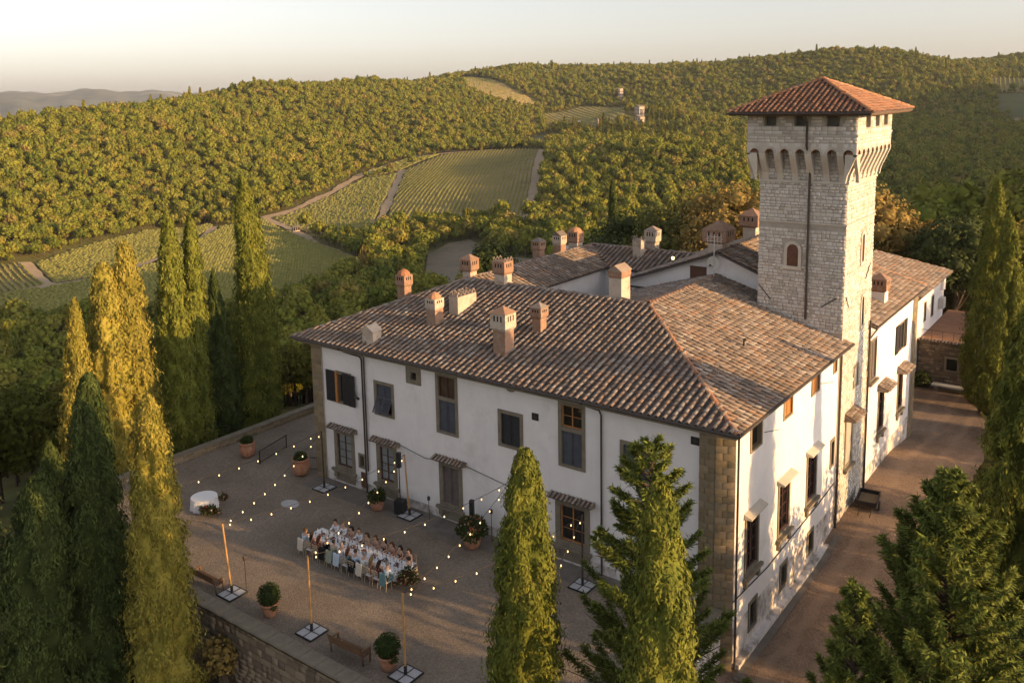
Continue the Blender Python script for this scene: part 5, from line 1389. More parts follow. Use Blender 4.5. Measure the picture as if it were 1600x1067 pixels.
flat("courtyard", [(-39.2, -14.0, 0), (-.7, -13.3, 0), (-.7, .3, 0), (-39.2, .3, 0)], MAT['gravel'], 2.0)
flat("courtyard", [(-39.2, .3, 0), (-29.0, .3, 0), (-29.0, 9, 0), (-39.2, 9, 0)], MAT['gravel'], 2.0)
flat("road", [(-.5, -45, -2.9), (9.5, -45, -2.9), (8.6, -20, -2.9), (7.2, 0, -2.9), (6.2, 20, -2.9), (6.0, 34, -2.9), (4.6, 44, -2.9), (2.2, 50.2, -2.9), (-2.6, 51.6, -2.9), (-9, 51.6, -2.9), (-9, 36, -2.9), (-.3, 36, -2.9)], MAT['road'], 1.0, zf=rz_)
flat("paving", [(-29.3, -1.75, .004), (-.8, -1.6, .004), (-.8, .1, .004), (-29.3, .1, .004)], MAT['paving'], 3.0)
flat("gutter_strip", [(.35, -.3, -2.8), (.75, -.3, -2.8), (.7, 16, -2.8), (.35, 16, -2.8)], MAT['paving'], 2.0, zf=lambda x, y: rz_(x, y) + .05)
# retaining wall under the court
rwall = empty("retaining_wall", (-20, -14.3, -6), 0, "long dark rubble retaining wall with stone coping below the gravel court", "wall")
mb = MB(); mb.box((-41, -14.3, -8), (-.2, -13.7, .25)); rc = kid(mb.build("core", MAT['mortar_dark'], None), rwall)
masonry(rc, Fac((0, -14.3, 0), (1, 0, 0), (0, -1, 0)), -30, -5, -5.5, .25, .2, .4, .3, .85, 'rubble', 150, vis=lambda p: p[:, 0] < -9)
me = np_mesh("coping_stone", np.array([(-.5, -.5, 0), (.5, -.5, 0), (.5, .5, 0), (-.5, .5, 0), (-.49, -.47, 1), (.49, -.47, 1), (.49, .47, 1), (-.49, .47, 1)]), [BLK_F[0], np.array([(3, 2, 1, 0)])], MAT['stone_trim'])
x = -40.9
while x < -.5:
    w = random.uniform(.8, 1.3)
    o = link("coping_stone", me, rwall, Matrix.LocRotScale(Vector((x + w / 2 + 20, .27, 6.25)), None, Vector((w - .02, .85, .14 + random.uniform(0, .02)))))
    x += w
ew = empty("corner_retaining_wall", (-.45, -7, -2.9), 0, "short plastered wall dropping from the court corner to the road", "wall")
mb = MB(); mb.box((-.75, -13.6, -3.3), (-.35, -.2, .35)); kid(mb.build("wall_face", MAT['plaster_low'], None), ew)
mb = MB(); mb.box((-.82, -13.65, .351), (-.28, -.15, .45)); kid(mb.build("coping", MAT['stone_trim'], None), ew)
# low parapet along the west side of the court
pw = empty("parapet_wall", (-39.3, 0, 0), 0, "low sunlit stone parapet along the left side of the gravel court", "wall")
mb = MB(); mb.box((-39.6, -14, -4.5), (-39.1, 10, .5)); pc = kid(mb.build("core", MAT['mortar'], None), pw)
masonry(pc, Fac((-39.1, 0, 0), (0, 1, 0), (1, 0, 0)), -14, 10, .0, .5, .16, .26, .3, .8, 'quoin', 60)
mb = MB(); mb.box((-39.68, -14, .501), (-39.02, 10, .58)); kid(mb.build("coping", MAT['stone_trim'], None), pw)
# ---------------------------------------------------------------- things in the court
ORD = ["first", "second", "third", "fourth", "fifth", "sixth", "seventh", "eighth", "ninth", "tenth", "eleventh", "twelfth"]
def pole(x, y, label, h=3.95, lean=(0, 0), mat='bamboo'):
    e = empty("light_pole", (x, y, 0), 0, label, "pole", "poles holding the string lights")
    MB().tube([(0, 0, .02), (lean[0] * .5, lean[1] * .5, h / 2), (lean[0], lean[1], h)], [.055, .05, .045], 8).build("post", MAT[mat], e)
    b = MB()
    for i in range(2):
        for j in range(2): b.box((-.53 + i * .54, -.53 + j * .54, .03), (-.01 + i * .54, -.01 + j * .54, .07))
    b.build("base_slabs", MAT['plate'], e)
    f = MB()
    for a in (-.57, -.02, .53): f.box((a, -.57, .012), (a + .045, .575, .085))
    for a in (-.57, -.02, .53): f.box((-.569, a, .011), (.574, a + .045, .086))
    f.tube([(0, 0, .086), (0, 0, .5)], .075, 8); f.build("base_frame", MAT['iron'], e)
    return Vector((x + lean[0], y + lean[1], h))
f0 = pole(-28.1, -11.9, "string light pole hidden behind the lit front cypress at left")
f1 = pole(-21.9, -12.55, "string light pole beside the wooden bench nearest the cypresses", lean=(-.12, -.2))
f2 = pole(-15.89, -12.4, "string light pole by the parapet between the two topiary pots")
f3 = pole(-9.97, -12.15, "string light pole at the bottom edge right of the topiary ball")
f4 = pole(-4.0, -12.0, "string light pole hidden behind the front cypress")
b1 = pole(-27.5, -1.3, "dark string light pole at the villa's left corner", mat='gutter')
b2 = pole(-20.2, -.95, "string light pole leaning by the tall black loudspeaker", lean=(-.15, -.1))
b3 = pole(-12.8, -.45, "string light pole against the villa wall behind the front cypress", mat='gutter')
b4 = pole(-7.35, -1.6, "string light pole beside the timber casement window", mat='gutter')
bulb_me = MB().lathe([(.010, .04), (.012, .015), (.026, -.015), (.031, -.04), (.026, -.065), (.010, -.085)], n=8).mesh("bulb", MAT['bulb'], True)
sock_me = MB().tube([(0, 0, .10), (0, 0, .035)], .022, 6).mesh("socket", MAT['cable'])
def string(a, b, sag, label, n=None):
    L = (b - a).length; n = n or int(L / 1.18)
    e = empty("string_lights", tuple(a), 0, label, "string lights", "string lights over the court")
    pts = [a.lerp(b, t) - a - Vector((0, 0, sag * 4 * t * (1 - t))) for t in np.linspace(0, 1, 25)]
    MB().tube(pts, .015, 4).build("wire", MAT['cable'], e)
    for i in range(n):
        t = (i + .35) / n
        p = a.lerp(b, t) - a - Vector((0, 0, sag * 4 * t * (1 - t) + .12))
        o = link("bulb", bulb_me, e); o.location = p
        s = link("socket", sock_me, o)
string(f0, b1, .25, "string of bulbs over the round white table")
string(b1, f1, .45, "string of bulbs from the villa corner to the bench-side pole")
string(f1, b2, .5, "string of bulbs crossing the court behind the dining table")
string(b2, f2, .45, "string of bulbs above the left half of the dining table")
string(f2, b3, .5, "string of bulbs running over the dining table towards the wall")
string(b3, f3, .45, "string of bulbs passing the wide flower pot")
string(f3, b4, .5, "string of bulbs low over the gravel right of the table")
string(b4, f4, .45, "string of bulbs between the two front conifers")

# loudspeaker columns, torches
def speaker(x, y, label, h=3.3):
    e = empty("loudspeaker", (x, y, 0), .3, label, "speaker")
    MB().box((-.3, -.28, 0), (.3, .28, .85)).build("sub_cabinet", MAT['iron'], e)
    MB().tube([(0, 0, .85), (0, 0, h - .95)], .035, 8).build("stand_pole", MAT['iron'], e)
    MB().box((-.12, -.12, h - .95), (.12, .12, h)).build("column_array", MAT['iron'], e)
speaker(-20.95, -.95, "tall black column loudspeaker between the two pale windows", 3.9)
speaker(-15.2, -1.0, "black column loudspeaker behind the wide flower pot", 2.4)
def torch(x, y, label, h=1.7):
    e = empty("garden_torch", (x, y, 0), 0, label, "torch")
    MB().tube([(0, 0, 0), (0, 0, h)], .018, 6).build("stake", MAT['iron'], e)
    MB().lathe([(.03, 0), (.085, .06), (.1, .22), (.05, .3)], (0, 0, h), 8).build("lantern", MAT['gutter'], e)
torch(-21.5, -11.95, "iron lantern on a stake by the leftmost visible light pole"); torch(-14.1, -.6, "iron lantern on a stake by the wall right of the flower pot"); torch(-18.9, -.6, "iron lantern on a stake by the wall beside the base slabs", 1.2)

# pots and plants
MAT['box_leaf'] = mk("box_leaves", (.022, .042, .008), (.05, .075, .018), 6, .8, foliage=.2, hv=.4)
MAT['shrub_leaf'] = mk("shrub_leaves", (.03, .05, .012), (.065, .085, .02), 3, .8, foliage=.2, hv=.4)
MAT['flower'] = mk("mixed_flowers", (.3, .1, .05), (.4, .2, .1), 3, .8, palette=[(.25, .04, .035), (.35, .16, .05), (.45, .36, .26), (.12, .02, .03), (.05, .06, .02), (.28, .10, .06), (.04, .05, .015), (.03, .04, .012)], pal_mix=.95)
def ball_leaves(R, n, size, mat, name="foliage", squash=1.0, z=0.0, par=None):
    d = RNG.normal(size=(n, 3)); d /= np.linalg.norm(d, axis=1, keepdims=True)
    bump_ = 1 + .07 * np.sin(d[:, :1] * 5 + d[:, 2:] * 4) + .05 * np.sin(d[:, 1:2] * 9)
    P = d * R * bump_ * RNG.uniform(.86, 1.04, n)[:, None] * [1, 1, squash] + [0, 0, z]
    V1, F1 = leafy(P, d + RNG.normal(0, .5, (n, 3)), RNG.uniform(.7, 1.3, n) * size, (LEAF_V, LEAF_F))
    V0, F0 = ico(3); 
    V, F, mi = merge([(V1, F1, 0), (V0 * R * .86 * np.array([1, 1, squash]) + [0, 0, z], [F0], 0)])
    return link(name, np_mesh(name, V, F, MAT[mat]), par)
POT = [(.30, 0), (.36, .05), (.44, .45), (.50, .72), (.56, .74), (.57, .84), (.50, .85), (.46, .78), (.1, .76)]
for x, y, lab in ((-18.69, -12.65, "clipped box ball in terracotta pot between the first two light poles"), (-10.94, -12.25, "clipped box ball in terracotta pot at the end of the wooden bench")):
    e = empty("topiary_pot", (x, y, 0), 0, lab, "potted plant", "topiary pots along the parapet")
    MB().lathe([(r * .82, z * .88) for r, z in POT], n=20).build("pot", MAT['terracotta'], e, True)
    ball_leaves(.53, 1300, .085, 'box_leaf', "topiary_ball", .97, 1.12, e)
    ball_leaves(.2, 90, .08, 'shrub_leaf', "trailing_ivy", .6, .62, e).location = (.42, -.08, 0)
def big_pot(x, y, s, label, bush=None, flowers=False):
    e = empty("terracotta_pot", (x, y, 0), random.uniform(0, 3), label, "potted plant")
    MB().lathe([(r * s, z * s) for r, z in ((.26, 0), (.42, .12), (.52, .45), (.50, .72), (.44, .86), (.50, .9), (.51, .98), (.44, .99), (.40, .92), (.05, .9))], n=22).build("pot", MAT['terracotta'], e, True)
    if bush:
        ball_leaves(bush, int(900 * bush ** 1.5 + 250), .16, 'shrub_leaf', "bush", .75, s * .95 + bush * .35, e)
    if flowers:
        n = 90; d = RNG.normal(size=(n, 3)); d[:, 2] = np.abs(d[:, 2]); d /= np.linalg.norm(d, axis=1, keepdims=True)
        V, F = join_np(*(lambda q: (q[0], [q[1]]))(ico(1)), mats_from(np.tile(np.eye(3), (n, 1, 1)), RNG.uniform(.03, .06, n), d * bush * np.array([1, 1, .75]) * 1.02 + [0, 0, s * .95 + bush * .35]))
        tag(link("blossoms", np_mesh("blossoms", V, F, MAT['flower']), e), kind="stuff")
big_pot(-36.2, -.8, 1.1, "big dark terracotta jar by the left parapet", .35)
big_pot(-30.5, -.7, 1.2, "big pale terracotta jar beside the villa's left corner", .36)
big_pot(-22.4, -1.5, .8, "terracotta pot with leafy shrub under the second ground window", .48)
big_pot(-14.6, -1.75, .95, "wide terracotta pot with flowering bush near the brown shutters", .82, True)
# iron barrier panels
def barrier(a, b, label):
    a, b = Vector(a), Vector(b); L = (b - a).length
    e = empty("iron_barrier", tuple(a), math.atan2(b.y - a.y, b.x - a.x), label, "railing")
    m = MB()
    for x in (0, L): m.box((x - .03, -.03, 0), (x + .03, .03, 1.0))
    m.box((.03, -.02, .93), (L - .03, .02, .98)); m.box((.03, -.02, .1), (L - .03, .02, .14)); m.build("frame", MAT['iron'], e)
    m = MB(); k = int(L / .13)
    for i in range(1, k): m.tube([(L * i / k, 0, .14), (L * i / k, 0, .93)], .01, 4)
    m.build("bars", MAT['iron'], e)
barrier((-34.3, -1.2, 0), (-35.1, 1.8, 0), "black iron barrier across the passage left of the pale jar")
barrier((-31.4, -.4, 0), (-29.7, .5, 0), "black iron barrier behind the pale terracotta jar")
# benches
def bench(x, y, rz, label):
    e = empty("garden_bench", (x, y, 0), rz, label, "bench", "wooden benches by the parapet")
    for i in range(4): MB().box((-1.05, -.05 + i * .125, .43), (1.05, .06 + i * .125, .465)).build("seat_slat", MAT['benchwood'], e)
    for i in range(3): MB().box((-1.05, -.16 + i * -.03, .58 + i * .13), (1.05, -.13 + i * -.03, .68 + i * .13)).build("back_slat", MAT['benchwood'], e)
    for s in (-1, 1):
        m = MB(); x0 = s * 1.0
        m.box((x0 - .035, .36, 0), (x0 + .035, .43, .66)); m.tube([(x0, -.06, 0), (x0, -.1, .45), (x0, -.25, 1.0)], .04, 6); m.box((x0 - .04, -.12, .661), (x0 + .04, .45, .71)); m.build("bench_end", MAT['benchwood'], e)
bench(-13.0, -12.75, .04, "wooden bench with a white cloth on it by the retaining wall"); bench(-23.6, -12.95, .0, "wooden bench half hidden by the lit front cypress")
cl = MB().add([(-.16, -.12, 0), (.14, -.14, .01), (.18, .1, .0), (-.12, .13, .02), (0, 0, .09)], [(0, 1, 4), (1, 2, 4), (2, 3, 4), (3, 0, 4)]).build("napkin", MAT['cloth']); cl.location = (-13.6, -12.6, .47); tag(cl, "crumpled white cloth lying on the wooden bench", "cloth")
sb = MB().lathe([(.62, 0), (.62, .02), (.58, .03)], n=14).build("stone_cover", MAT['plate']); sb.location = (-27.6, -4.05, .004); sb.scale = (1.1, .8, 1); tag(sb, "pale flat stone cover set in the gravel left of the table", "cover")

# ---------------------------------------------------------------- round table
rt = empty("round_table", (-31.7, -7.45, 0), 0, "round table under a long white cloth on the empty gravel", "table")
n_ = 48; vs = []
for k in range(n_):
    a = 2 * math.pi * k / n_; vs.append((.8 * math.cos(a), .8 * math.sin(a), .76))
for k in range(n_):
    a = 2 * math.pi * k / n_; r = .80; vs.append((r * math.cos(a), r * math.sin(a), .74))
for k in range(n_):
    a = 2 * math.pi * k / n_; r = .86 + .05 * math.sin(a * 12) + .015 * math.sin(a * 5); vs.append((r * math.cos(a), r * math.sin(a), .02))
mb = MB(); mb.add(vs, [tuple(range(n_))] + [(j * n_ + k + n_, j * n_ + (k + 1) % n_ + n_, j * n_ + (k + 1) % n_, j * n_ + k) for j in range(2) for k in range(n_)]); mb.build("tablecloth", MAT['cloth'], rt)
MB().tube([(0, 0, 0), (0, 0, .73)], .05, 8).build("pedestal", MAT['iron'], rt)
def flowers(x, y, z, R, label, n=130, squash=.6, stand=None, rz=0):
    e = empty("flower_arrangement", (x, y, z), rz, label, "flowers")
    d = RNG.normal(size=(n * 3, 3)); d[:, 2] = np.abs(d[:, 2]) * .9; d /= np.linalg.norm(d, axis=1, keepdims=True)
    P = d * RNG.uniform(.3, 1, (n * 3, 1)) * np.array(R) + [0, 0, .1]
    V, F = leafy(P, d + RNG.normal(0, .4, d.shape), RNG.uniform(.1, .22, n * 3), (LEAF_V, LEAF_F)); link("greenery", np_mesh("greenery", V, F, MAT['shrub_leaf']), e)
    q = ico(1); sel = P[:n] * 1.03
    V, F = join_np(q[0], [q[1]], mats_from(np.tile(np.eye(3), (n, 1, 1)), RNG.uniform(.03, .075, n), sel)); tag(link("blooms", np_mesh("blooms", V, F, MAT['flower']), e), kind="stuff")
    return e
flowers(-30.5, -7.9, .1, (.75, .45, .4), "low dark flower arrangement on the gravel by the round table", rz=.3)
flowers(-31.1, -6.5, .25, (.3, .3, .35), "small dark flower bunch behind the round table", 40)
flowers(-14.75, -6.9, .25, (.6, .55, .8), "tall red and cream flower arrangement at the end of the dining table", 160)

# ---------------------------------------------------------------- dining table and guests
TXA, TXB, TYC, THW = -22.35, -15.35, -6.6, .62
dt = empty("dining_table", ((TXA + TXB) / 2, TYC, 0), 0, "very long dining table under white cloth set for the wedding guests", "table")
hx = (TXB - TXA) / 2
mb = MB(); mb.box((-hx, -THW, .74), (hx, THW, .76)); mb.build("table_top_cloth", MAT['cloth'], dt)
vs = []; loop = []
for i in range(41): loop.append((-hx + 2 * hx * i / 40, -THW))
for i in range(1, 9): loop.append((hx, -THW + 2 * THW * i / 8))
for i in range(1, 41): loop.append((hx - 2 * hx * i / 40, THW))
for i in range(1, 8): loop.append((-hx, THW - 2 * THW * i / 8))
n_ = len(loop)
for k, (x, y) in enumerate(loop): vs.append((x, y, .758))
for k, (x, y) in enumerate(loop):
    o_ = .04 + .035 * math.sin(k * 1.9); s = 1 + o_ / max(abs(x), 1e-3); vs.append((x + (o_ if abs(x) >= hx - .01 else 0) * (1 if x > 0 else -1), y + (o_ if abs(y) >= THW - .01 else 0) * (1 if y > 0 else -1), .28 + .03 * math.sin(k * .7)))
mb = MB(); mb.add(vs, [(k + n_, (k + 1) % n_ + n_, (k + 1) % n_, k) for k in range(n_)]); mb.build("cloth_drop", MAT['cloth'], dt)
for x in (-hx + .3, -hx / 3, hx / 3, hx - .3):
    for y in (-.4, .4): MB().box((x - .03, y - .03, 0), (x + .03, y + .03, .739)).build("leg", MAT['chairwood'], dt)

def skin_mesh(name, joints, edges, mat, levels=1):
    me = bpy.data.meshes.new(name); me.from_pydata([j[:3] for j in joints], edges, []); me.update()
    o = bpy.data.objects.new(name, me); COL.objects.link(o)
    md = o.modifiers.new("s", 'SKIN')
    for sv, j in zip(me.skin_vertices[0].data, joints): sv.radius = (j[3], j[4] if len(j) > 4 else j[3])
    me.skin_vertices[0].data[0].use_root = True
    s2 = o.modifiers.new("d", 'SUBSURF'); s2.levels = levels; s2.render_levels = levels
    bpy.context.view_layer.update()
    dg = bpy.context.evaluated_depsgraph_get()
    out = bpy.data.meshes.new_from_object(o.evaluated_get(dg)); out.name = name
    bpy.data.objects.remove(o); bpy.data.meshes.remove(me)
    out.materials.clear(); out.materials.append(mat)
    out.polygons.foreach_set("use_smooth", [True] * len(out.polygons))
    return out
# seated figure facing +y; joints: x y z r
def figure(w=1.0, lean=.08):
    J = [(0, 0, .54, .13), (0, .01, .72, .125), (0, lean * .6, .92, .135), (0, lean, 1.04, .09), (0, lean + .02, 1.12, .055), (0, lean + .045, 1.19, .075), (0, lean + .05, 1.27, .092), (0, lean + .045, 1.345, .07)]
    Ed = [(i, i + 1) for i in range(7)]
    for s in (-1, 1):
        b = len(J)
        J += [(s * .17 * w, lean, 1.0, .06), (s * .24 * w, lean + .08, .80, .045), (s * .20 * w, lean + .30, .82, .035), (s * .17 * w, lean + .37, .82, .03)]
        Ed += [(3, b), (b, b + 1), (b + 1, b + 2), (b + 2, b + 3)]
        for k in range(-2, 3):                       # fingers, thumb at the side
            q = len(J); J.append((s * .17 * w + .018 * k, lean + .45 - .008 * abs(k) - (.04 if k * s == -2 else 0), .80, .009)); Ed.append((b + 3, q))
        b = len(J)
        J += [(s * .11, .05, .52, .085), (s * .13, .42, .54, .065), (s * .13, .44, .28, .05), (s * .13, .43, .08, .035), (s * .13, .56, .04, .03)]
        Ed += [(0, b), (b, b + 1), (b + 1, b + 2), (b + 2, b + 3), (b + 3, b + 4)]
    b = len(J); J.append((0, lean + .15, 1.26, .014)); Ed.append((6, b))       # nose
    for s in (-1, 1): b = len(J); J.append((s * .095, lean + .04, 1.26, .015)); Ed.append((6, b))
    return J, Ed
JF, EF = figure()
body_me = skin_mesh("person", JF, EF, MAT['skin'])
def sub(idx, grow):
    mp = {j: i for i, j in enumerate(idx)}
    return [(*JF[j][:3], JF[j][3] + grow) for j in idx], [(mp[a], mp[b]) for a, b in EF if a in mp and b in mp]
SHIRT = sub([0, 1, 2, 3, 8, 9, 10, 22 - 0] if False else [0, 1, 2, 3, 8, 9, 10, 22, 23, 24], .018)
# arm joint indices: first arm 8..11 (+5 fingers 12..16), leg 17..21, second arm 22..25 (+26..30), leg 31..35
TROU = sub([0, 17, 18, 19, 20, 31, 32, 33, 34], .02)
TOP = sub([0, 1, 2, 3, 8, 22], .016)
COLS = dict(white=(.74, .74, .75), blue=(.50, .60, .70), cream=(.62, .56, .46), sage=(.30, .34, .27), teal=(.14, .25, .26), burgundy=(.14, .025, .03), rust=(.32, .11, .06), pink=(.50, .30, .27), black=(.015, .015, .017), brown=(.12, .07, .05), floral=(.30, .16, .12), grey=(.3, .3, .31))
CM = {k: mk(k + "_fabric", v, tuple(c * 1.12 for c in v), 8, .9) for k, v in COLS.items()}
shirt_me = {k: None for k in COLS}; trou_me = dict(shirt_me); top_me = dict(shirt_me)
_sm = skin_mesh("shirt", *SHIRT, CM['white']); _tm = skin_mesh("trousers", *TROU, CM['grey']); _pm = skin_mesh("dress_top", *TOP, CM['pink'])
def recol(me, k):
    m = me.copy(); m.materials.clear(); m.materials.append(CM[k]); return m
for k in COLS: shirt_me[k] = recol(_sm, k); trou_me[k] = recol(_tm, k); top_me[k] = recol(_pm, k)
sk = MB(); ring = 14; prof = [(.16, .17, .60, .02), (.20, .26, .56, .14), (.24, .34, .50, .22), (.28, .36, .25, .26), (.31, .38, .12, .28)]
vs = []
for a_, b_, z, cy_ in prof:
    for k in range(ring):
        t = 2 * math.pi * k / ring; f_ = 1 + .06 * math.sin(5 * t); vs.append((a_ * f_ * math.cos(t), cy_ + b_ * f_ * math.sin(t), z))
sk.add(vs, [(i * ring + k, i * ring + (k + 1) % ring, (i + 1) * ring + (k + 1) % ring, (i + 1) * ring + k) for i in range(4) for k in range(ring)] + [tuple(range(ring))])
_kme = sk.mesh("skirt", CM['pink'], True); skirt_me = {k: recol(_kme, k) for k in COLS}
def hair_mesh(name, long):
    V, F = ico(2); V = V * np.array([.105, .115, .11]) + np.array([0, .115, 1.305])
    keep = [f for f in F if not (V[f][:, 1].mean() > .155 and V[f][:, 2].mean() < 1.33) and V[f][:, 2].mean() > (1.22)]
    parts = [(V, [np.array(keep)], 0)]
    if long:
        m = MB().tube([(0, .06, 1.36), (0, .02, 1.25), (0, -.03, 1.08), (0, -.05, .92)], [.06, .10, .095, .04], 10); parts.append((np.array(m.v), [np.array([f for f in m.f if len(f) == 4])], 0))
    V, F, mi = merge(parts); return np_mesh(name, V, F, MAT['hair'], smooth=True)
hair_s, hair_l = hair_mesh("hair", False), hair_mesh("hair", True)
hairs = {}
for k, c in dict(dark=None, brown=(.07, .04, .02), grey=(.22, .21, .2), auburn=(.11, .035, .015), fair=(.2, .13, .06)).items():
    m = MAT['hair'] if c is None else mk(k + "_hair", c, None, 8, .5)
    a = hair_s.copy(); a.materials.clear(); a.materials.append(m); b = hair_l.copy(); b.materials.clear(); b.materials.append(m); hairs[k] = (a, b)

# chair
ch0 = empty("dining_chair", (0, 0, 0), 0, "x", "chair", "pale wooden chairs at the dining table")
MB().box((-.21, -.2, .43), (.21, .22, .46)).build("seat", MAT['cloth'], ch0)
bk = MB()
for z in (.62, .74, .86): bk.box((-.2, -.235, z), (.2, -.21, z + .06))
bk.build("backrest", MAT['chairwood'], ch0)
for sx in (-1, 1):
    MB().tube([(sx * .2, -.26, 0), (sx * .2, -.2, .44), (sx * .2, -.24, .93)], .018, 6).build("back_leg", MAT['chairwood'], ch0)
    MB().tube([(sx * .19, .2, 0), (sx * .19, .18, .43)], .018, 6).build("front_leg", MAT['chairwood'], ch0)
used = [False]
def seat(x, y, rz, sex, top, bottom, hair, label, clabel):
    p = link("person", body_me); p.location = (x, y, 0); p.rotation_euler = (0, 0, rz); s = 1.04 if sex == 'm' else .98; p.scale = (s, s, s)
    tag(p, label, "person", "guests at the dining table")
    if sex == 'm': link("shirt", shirt_me[top], p); link("trousers", trou_me[bottom], p); link("hair", hairs[hair][0], p)
    else: link("dress_top", top_me[top], p); link("skirt", skirt_me[top], p); link("hair", hairs[hair][1], p)
    if used[0]: c = copy_tree(ch0)
    else: c = ch0; used[0] = True
    c.location = (x - .03 * math.sin(-rz), y - .03 * math.cos(rz), 0); c.rotation_euler = (0, 0, rz); c["label"] = clabel
NEAR = [('m', 'blue', 'cream', 'brown'), ('f', 'floral', '', 'dark'), ('f', 'rust', '', 'auburn'), ('m', 'black', 'black', 'grey'), ('m', 'sage', 'sage', 'dark'), ('m', 'white', 'blue', 'grey'), ('f', 'teal', '', 'auburn'), ('m', 'blue', 'black', 'brown'), ('m', 'white', 'cream', 'grey'), ('f', 'floral', '', 'fair'), ('f', 'burgundy', '', 'dark'), ('m', 'blue', 'teal', 'grey')]
FAR = [('m', 'white', 'grey', 'dark'), ('m', 'white', 'cream', 'fair'), ('f', 'pink', '', 'dark'), ('m', 'white', 'black', 'brown'), ('f', 'cream', '', 'brown'), ('f', 'pink', '', 'brown'), ('f', 'black', '', 'dark'), ('f', 'rust', '', 'auburn'), ('f', 'burgundy', '', 'dark'), ('f', 'pink', '', 'brown')]
SN = {'m': ('shirt', 'man'), 'f': ('dress', 'woman')}
jackets = {0: 'cream', 3: 'black', 4: 'sage', 5: 'blue', 7: 'black', 8: 'cream', 11: 'teal'}
for i, (sx, t_, b_, h_) in enumerate(NEAR):
    x = TXA + .28 + i * (TXB - TXA - .56) / 11
    seat(x, TYC - .98 + random.uniform(-.04, .04), random.uniform(-.08, .08), sx, t_, b_ or t_, h_, f"guest in {t_} {SN[sx][0]} on the near side of the table, {ORD[i]} from its left end", f"chair on the near side of the table, {ORD[i]} from its left end")
    if i in jackets:
        m = MB(); nA = 9
        vs = []
        for z, dy in ((.30, -.33), (.62, -.30), (.93, -.27), (.97, -.23), (.93, -.18), (.55, -.165)):
            for k in range(nA): u = k / (nA - 1); vs.append((-.25 + .5 * u, dy + .025 * math.sin(k * 2.1 + z * 3) - (.02 if z < .5 else 0), z + .03 * math.sin(k * 1.3)))
        m.add(vs, [(r * nA + k, r * nA + k + 1, (r + 1) * nA + k + 1, (r + 1) * nA + k) for r in range(5) for k in range(nA - 1)])
        jk = m.build("jacket", CM[jackets[i]], None, True); jk.location = (x, TYC - .98, 0)
        tag(jk, f"{jackets[i]} jacket hung over the chair back of the {ORD[i]} near guest from left", "jacket", "jackets over the near chairs")
for i, (sx, t_, b_, h_) in enumerate(FAR):
    x = TXA + .9 + i * (TXB - TXA - 1.3) / 9
    seat(x, TYC + .98 + random.uniform(-.04, .04), math.pi + random.uniform(-.08, .08), sx, t_, b_ or t_, h_, f"guest in {t_} {SN[sx][0]} on the far side of the table, {ORD[i]} from its left end", f"chair on the far side of the table, {ORD[i]} from its left end")
seat(TXB + .42, TYC + .15, math.pi / 2, 'm', 'white', 'grey', 'dark', "guest in white shirt at the right end of the dining table", "chair at the right end of the dining table")
# tableware
pl_me = MB().lathe([(.05, 0), (.135, .012), (.14, .02), (.09, .012), (.01, .008)], n=12).mesh("plate", MAT['china'])
gl_me = MB().lathe([(.035, 0), (.006, .012), (.006, .10), (.035, .13), (.04, .19), (.03, .21)], n=8).mesh("wine_glass", MAT['crystal'])
bt_me = MB().lathe([(.035, 0), (.038, .02), (.038, .19), (.014, .24), (.014, .30)], n=8).mesh("bottle", MAT['crystal'])
cd_me = MB().lathe([(.035, 0), (.012, .03), (.012, .10), (.014, .30), (.003, .31)], n=8).mesh("candlestick", MAT['cloth'])
def put(nm, me, x, y, label, cat, grp, sc=1.0):
    o = link(nm, me); o.location = (x, y, .762); o.scale = (sc,) * 3; o.rotation_euler = (0, 0, random.uniform(0, 6)); tag(o, label, cat, grp)
for s, n_, lab in ((-1, 12, "near"), (1, 10, "far")):
    for i in range(n_):
        x = (TXA + .28 + i * (TXB - TXA - .56) / 11) if s < 0 else (TXA + .9 + i * (TXB - TXA - 1.3) / 9)
        put("plate", pl_me, x, TYC + s * .43, f"white plate set along the {lab} edge of the dining table", "plate", f"plates on the {lab} side")
        for d in (-.12, .13): put("wine_glass", gl_me, x + d + random.uniform(-.04, .04), TYC + s * (.24 + random.uniform(-.04, .04)), f"stemmed glass standing along the {lab} side of the dining table", "glass", f"glasses on the {lab} side")
for i in range(9): put("bottle", bt_me, TXA + .6 + i * .74, TYC + random.uniform(-.12, .12), "dark bottle standing down the middle of the dining table", "bottle", "bottles on the dining table")
for i in range(12): put("candlestick", cd_me, TXA + .4 + i * .57, TYC + random.uniform(-.1, .1), "slim pale candle down the middle of the dining table", "candle", "candles on the dining table", 1.2)
for i in range(8):
    d = RNG.normal(size=(26, 3)); d[:, 2] = np.abs(d[:, 2]); d /= np.linalg.norm(d, axis=1, keepdims=True)
    q = ico(1); V, F = join_np(q[0], [q[1]], mats_from(np.tile(np.eye(3), (26, 1, 1)), RNG.uniform(.02, .05, 26), d * [.16, .12, .13]))
    o = link("table_posy", np_mesh("table_posy", V, F, MAT['flower'])); o.location = (TXA + .75 + i * .82, TYC + .03, .765); tag(o, "low posy of mixed flowers down the middle of the dining table", "flowers", "posies on the dining table")

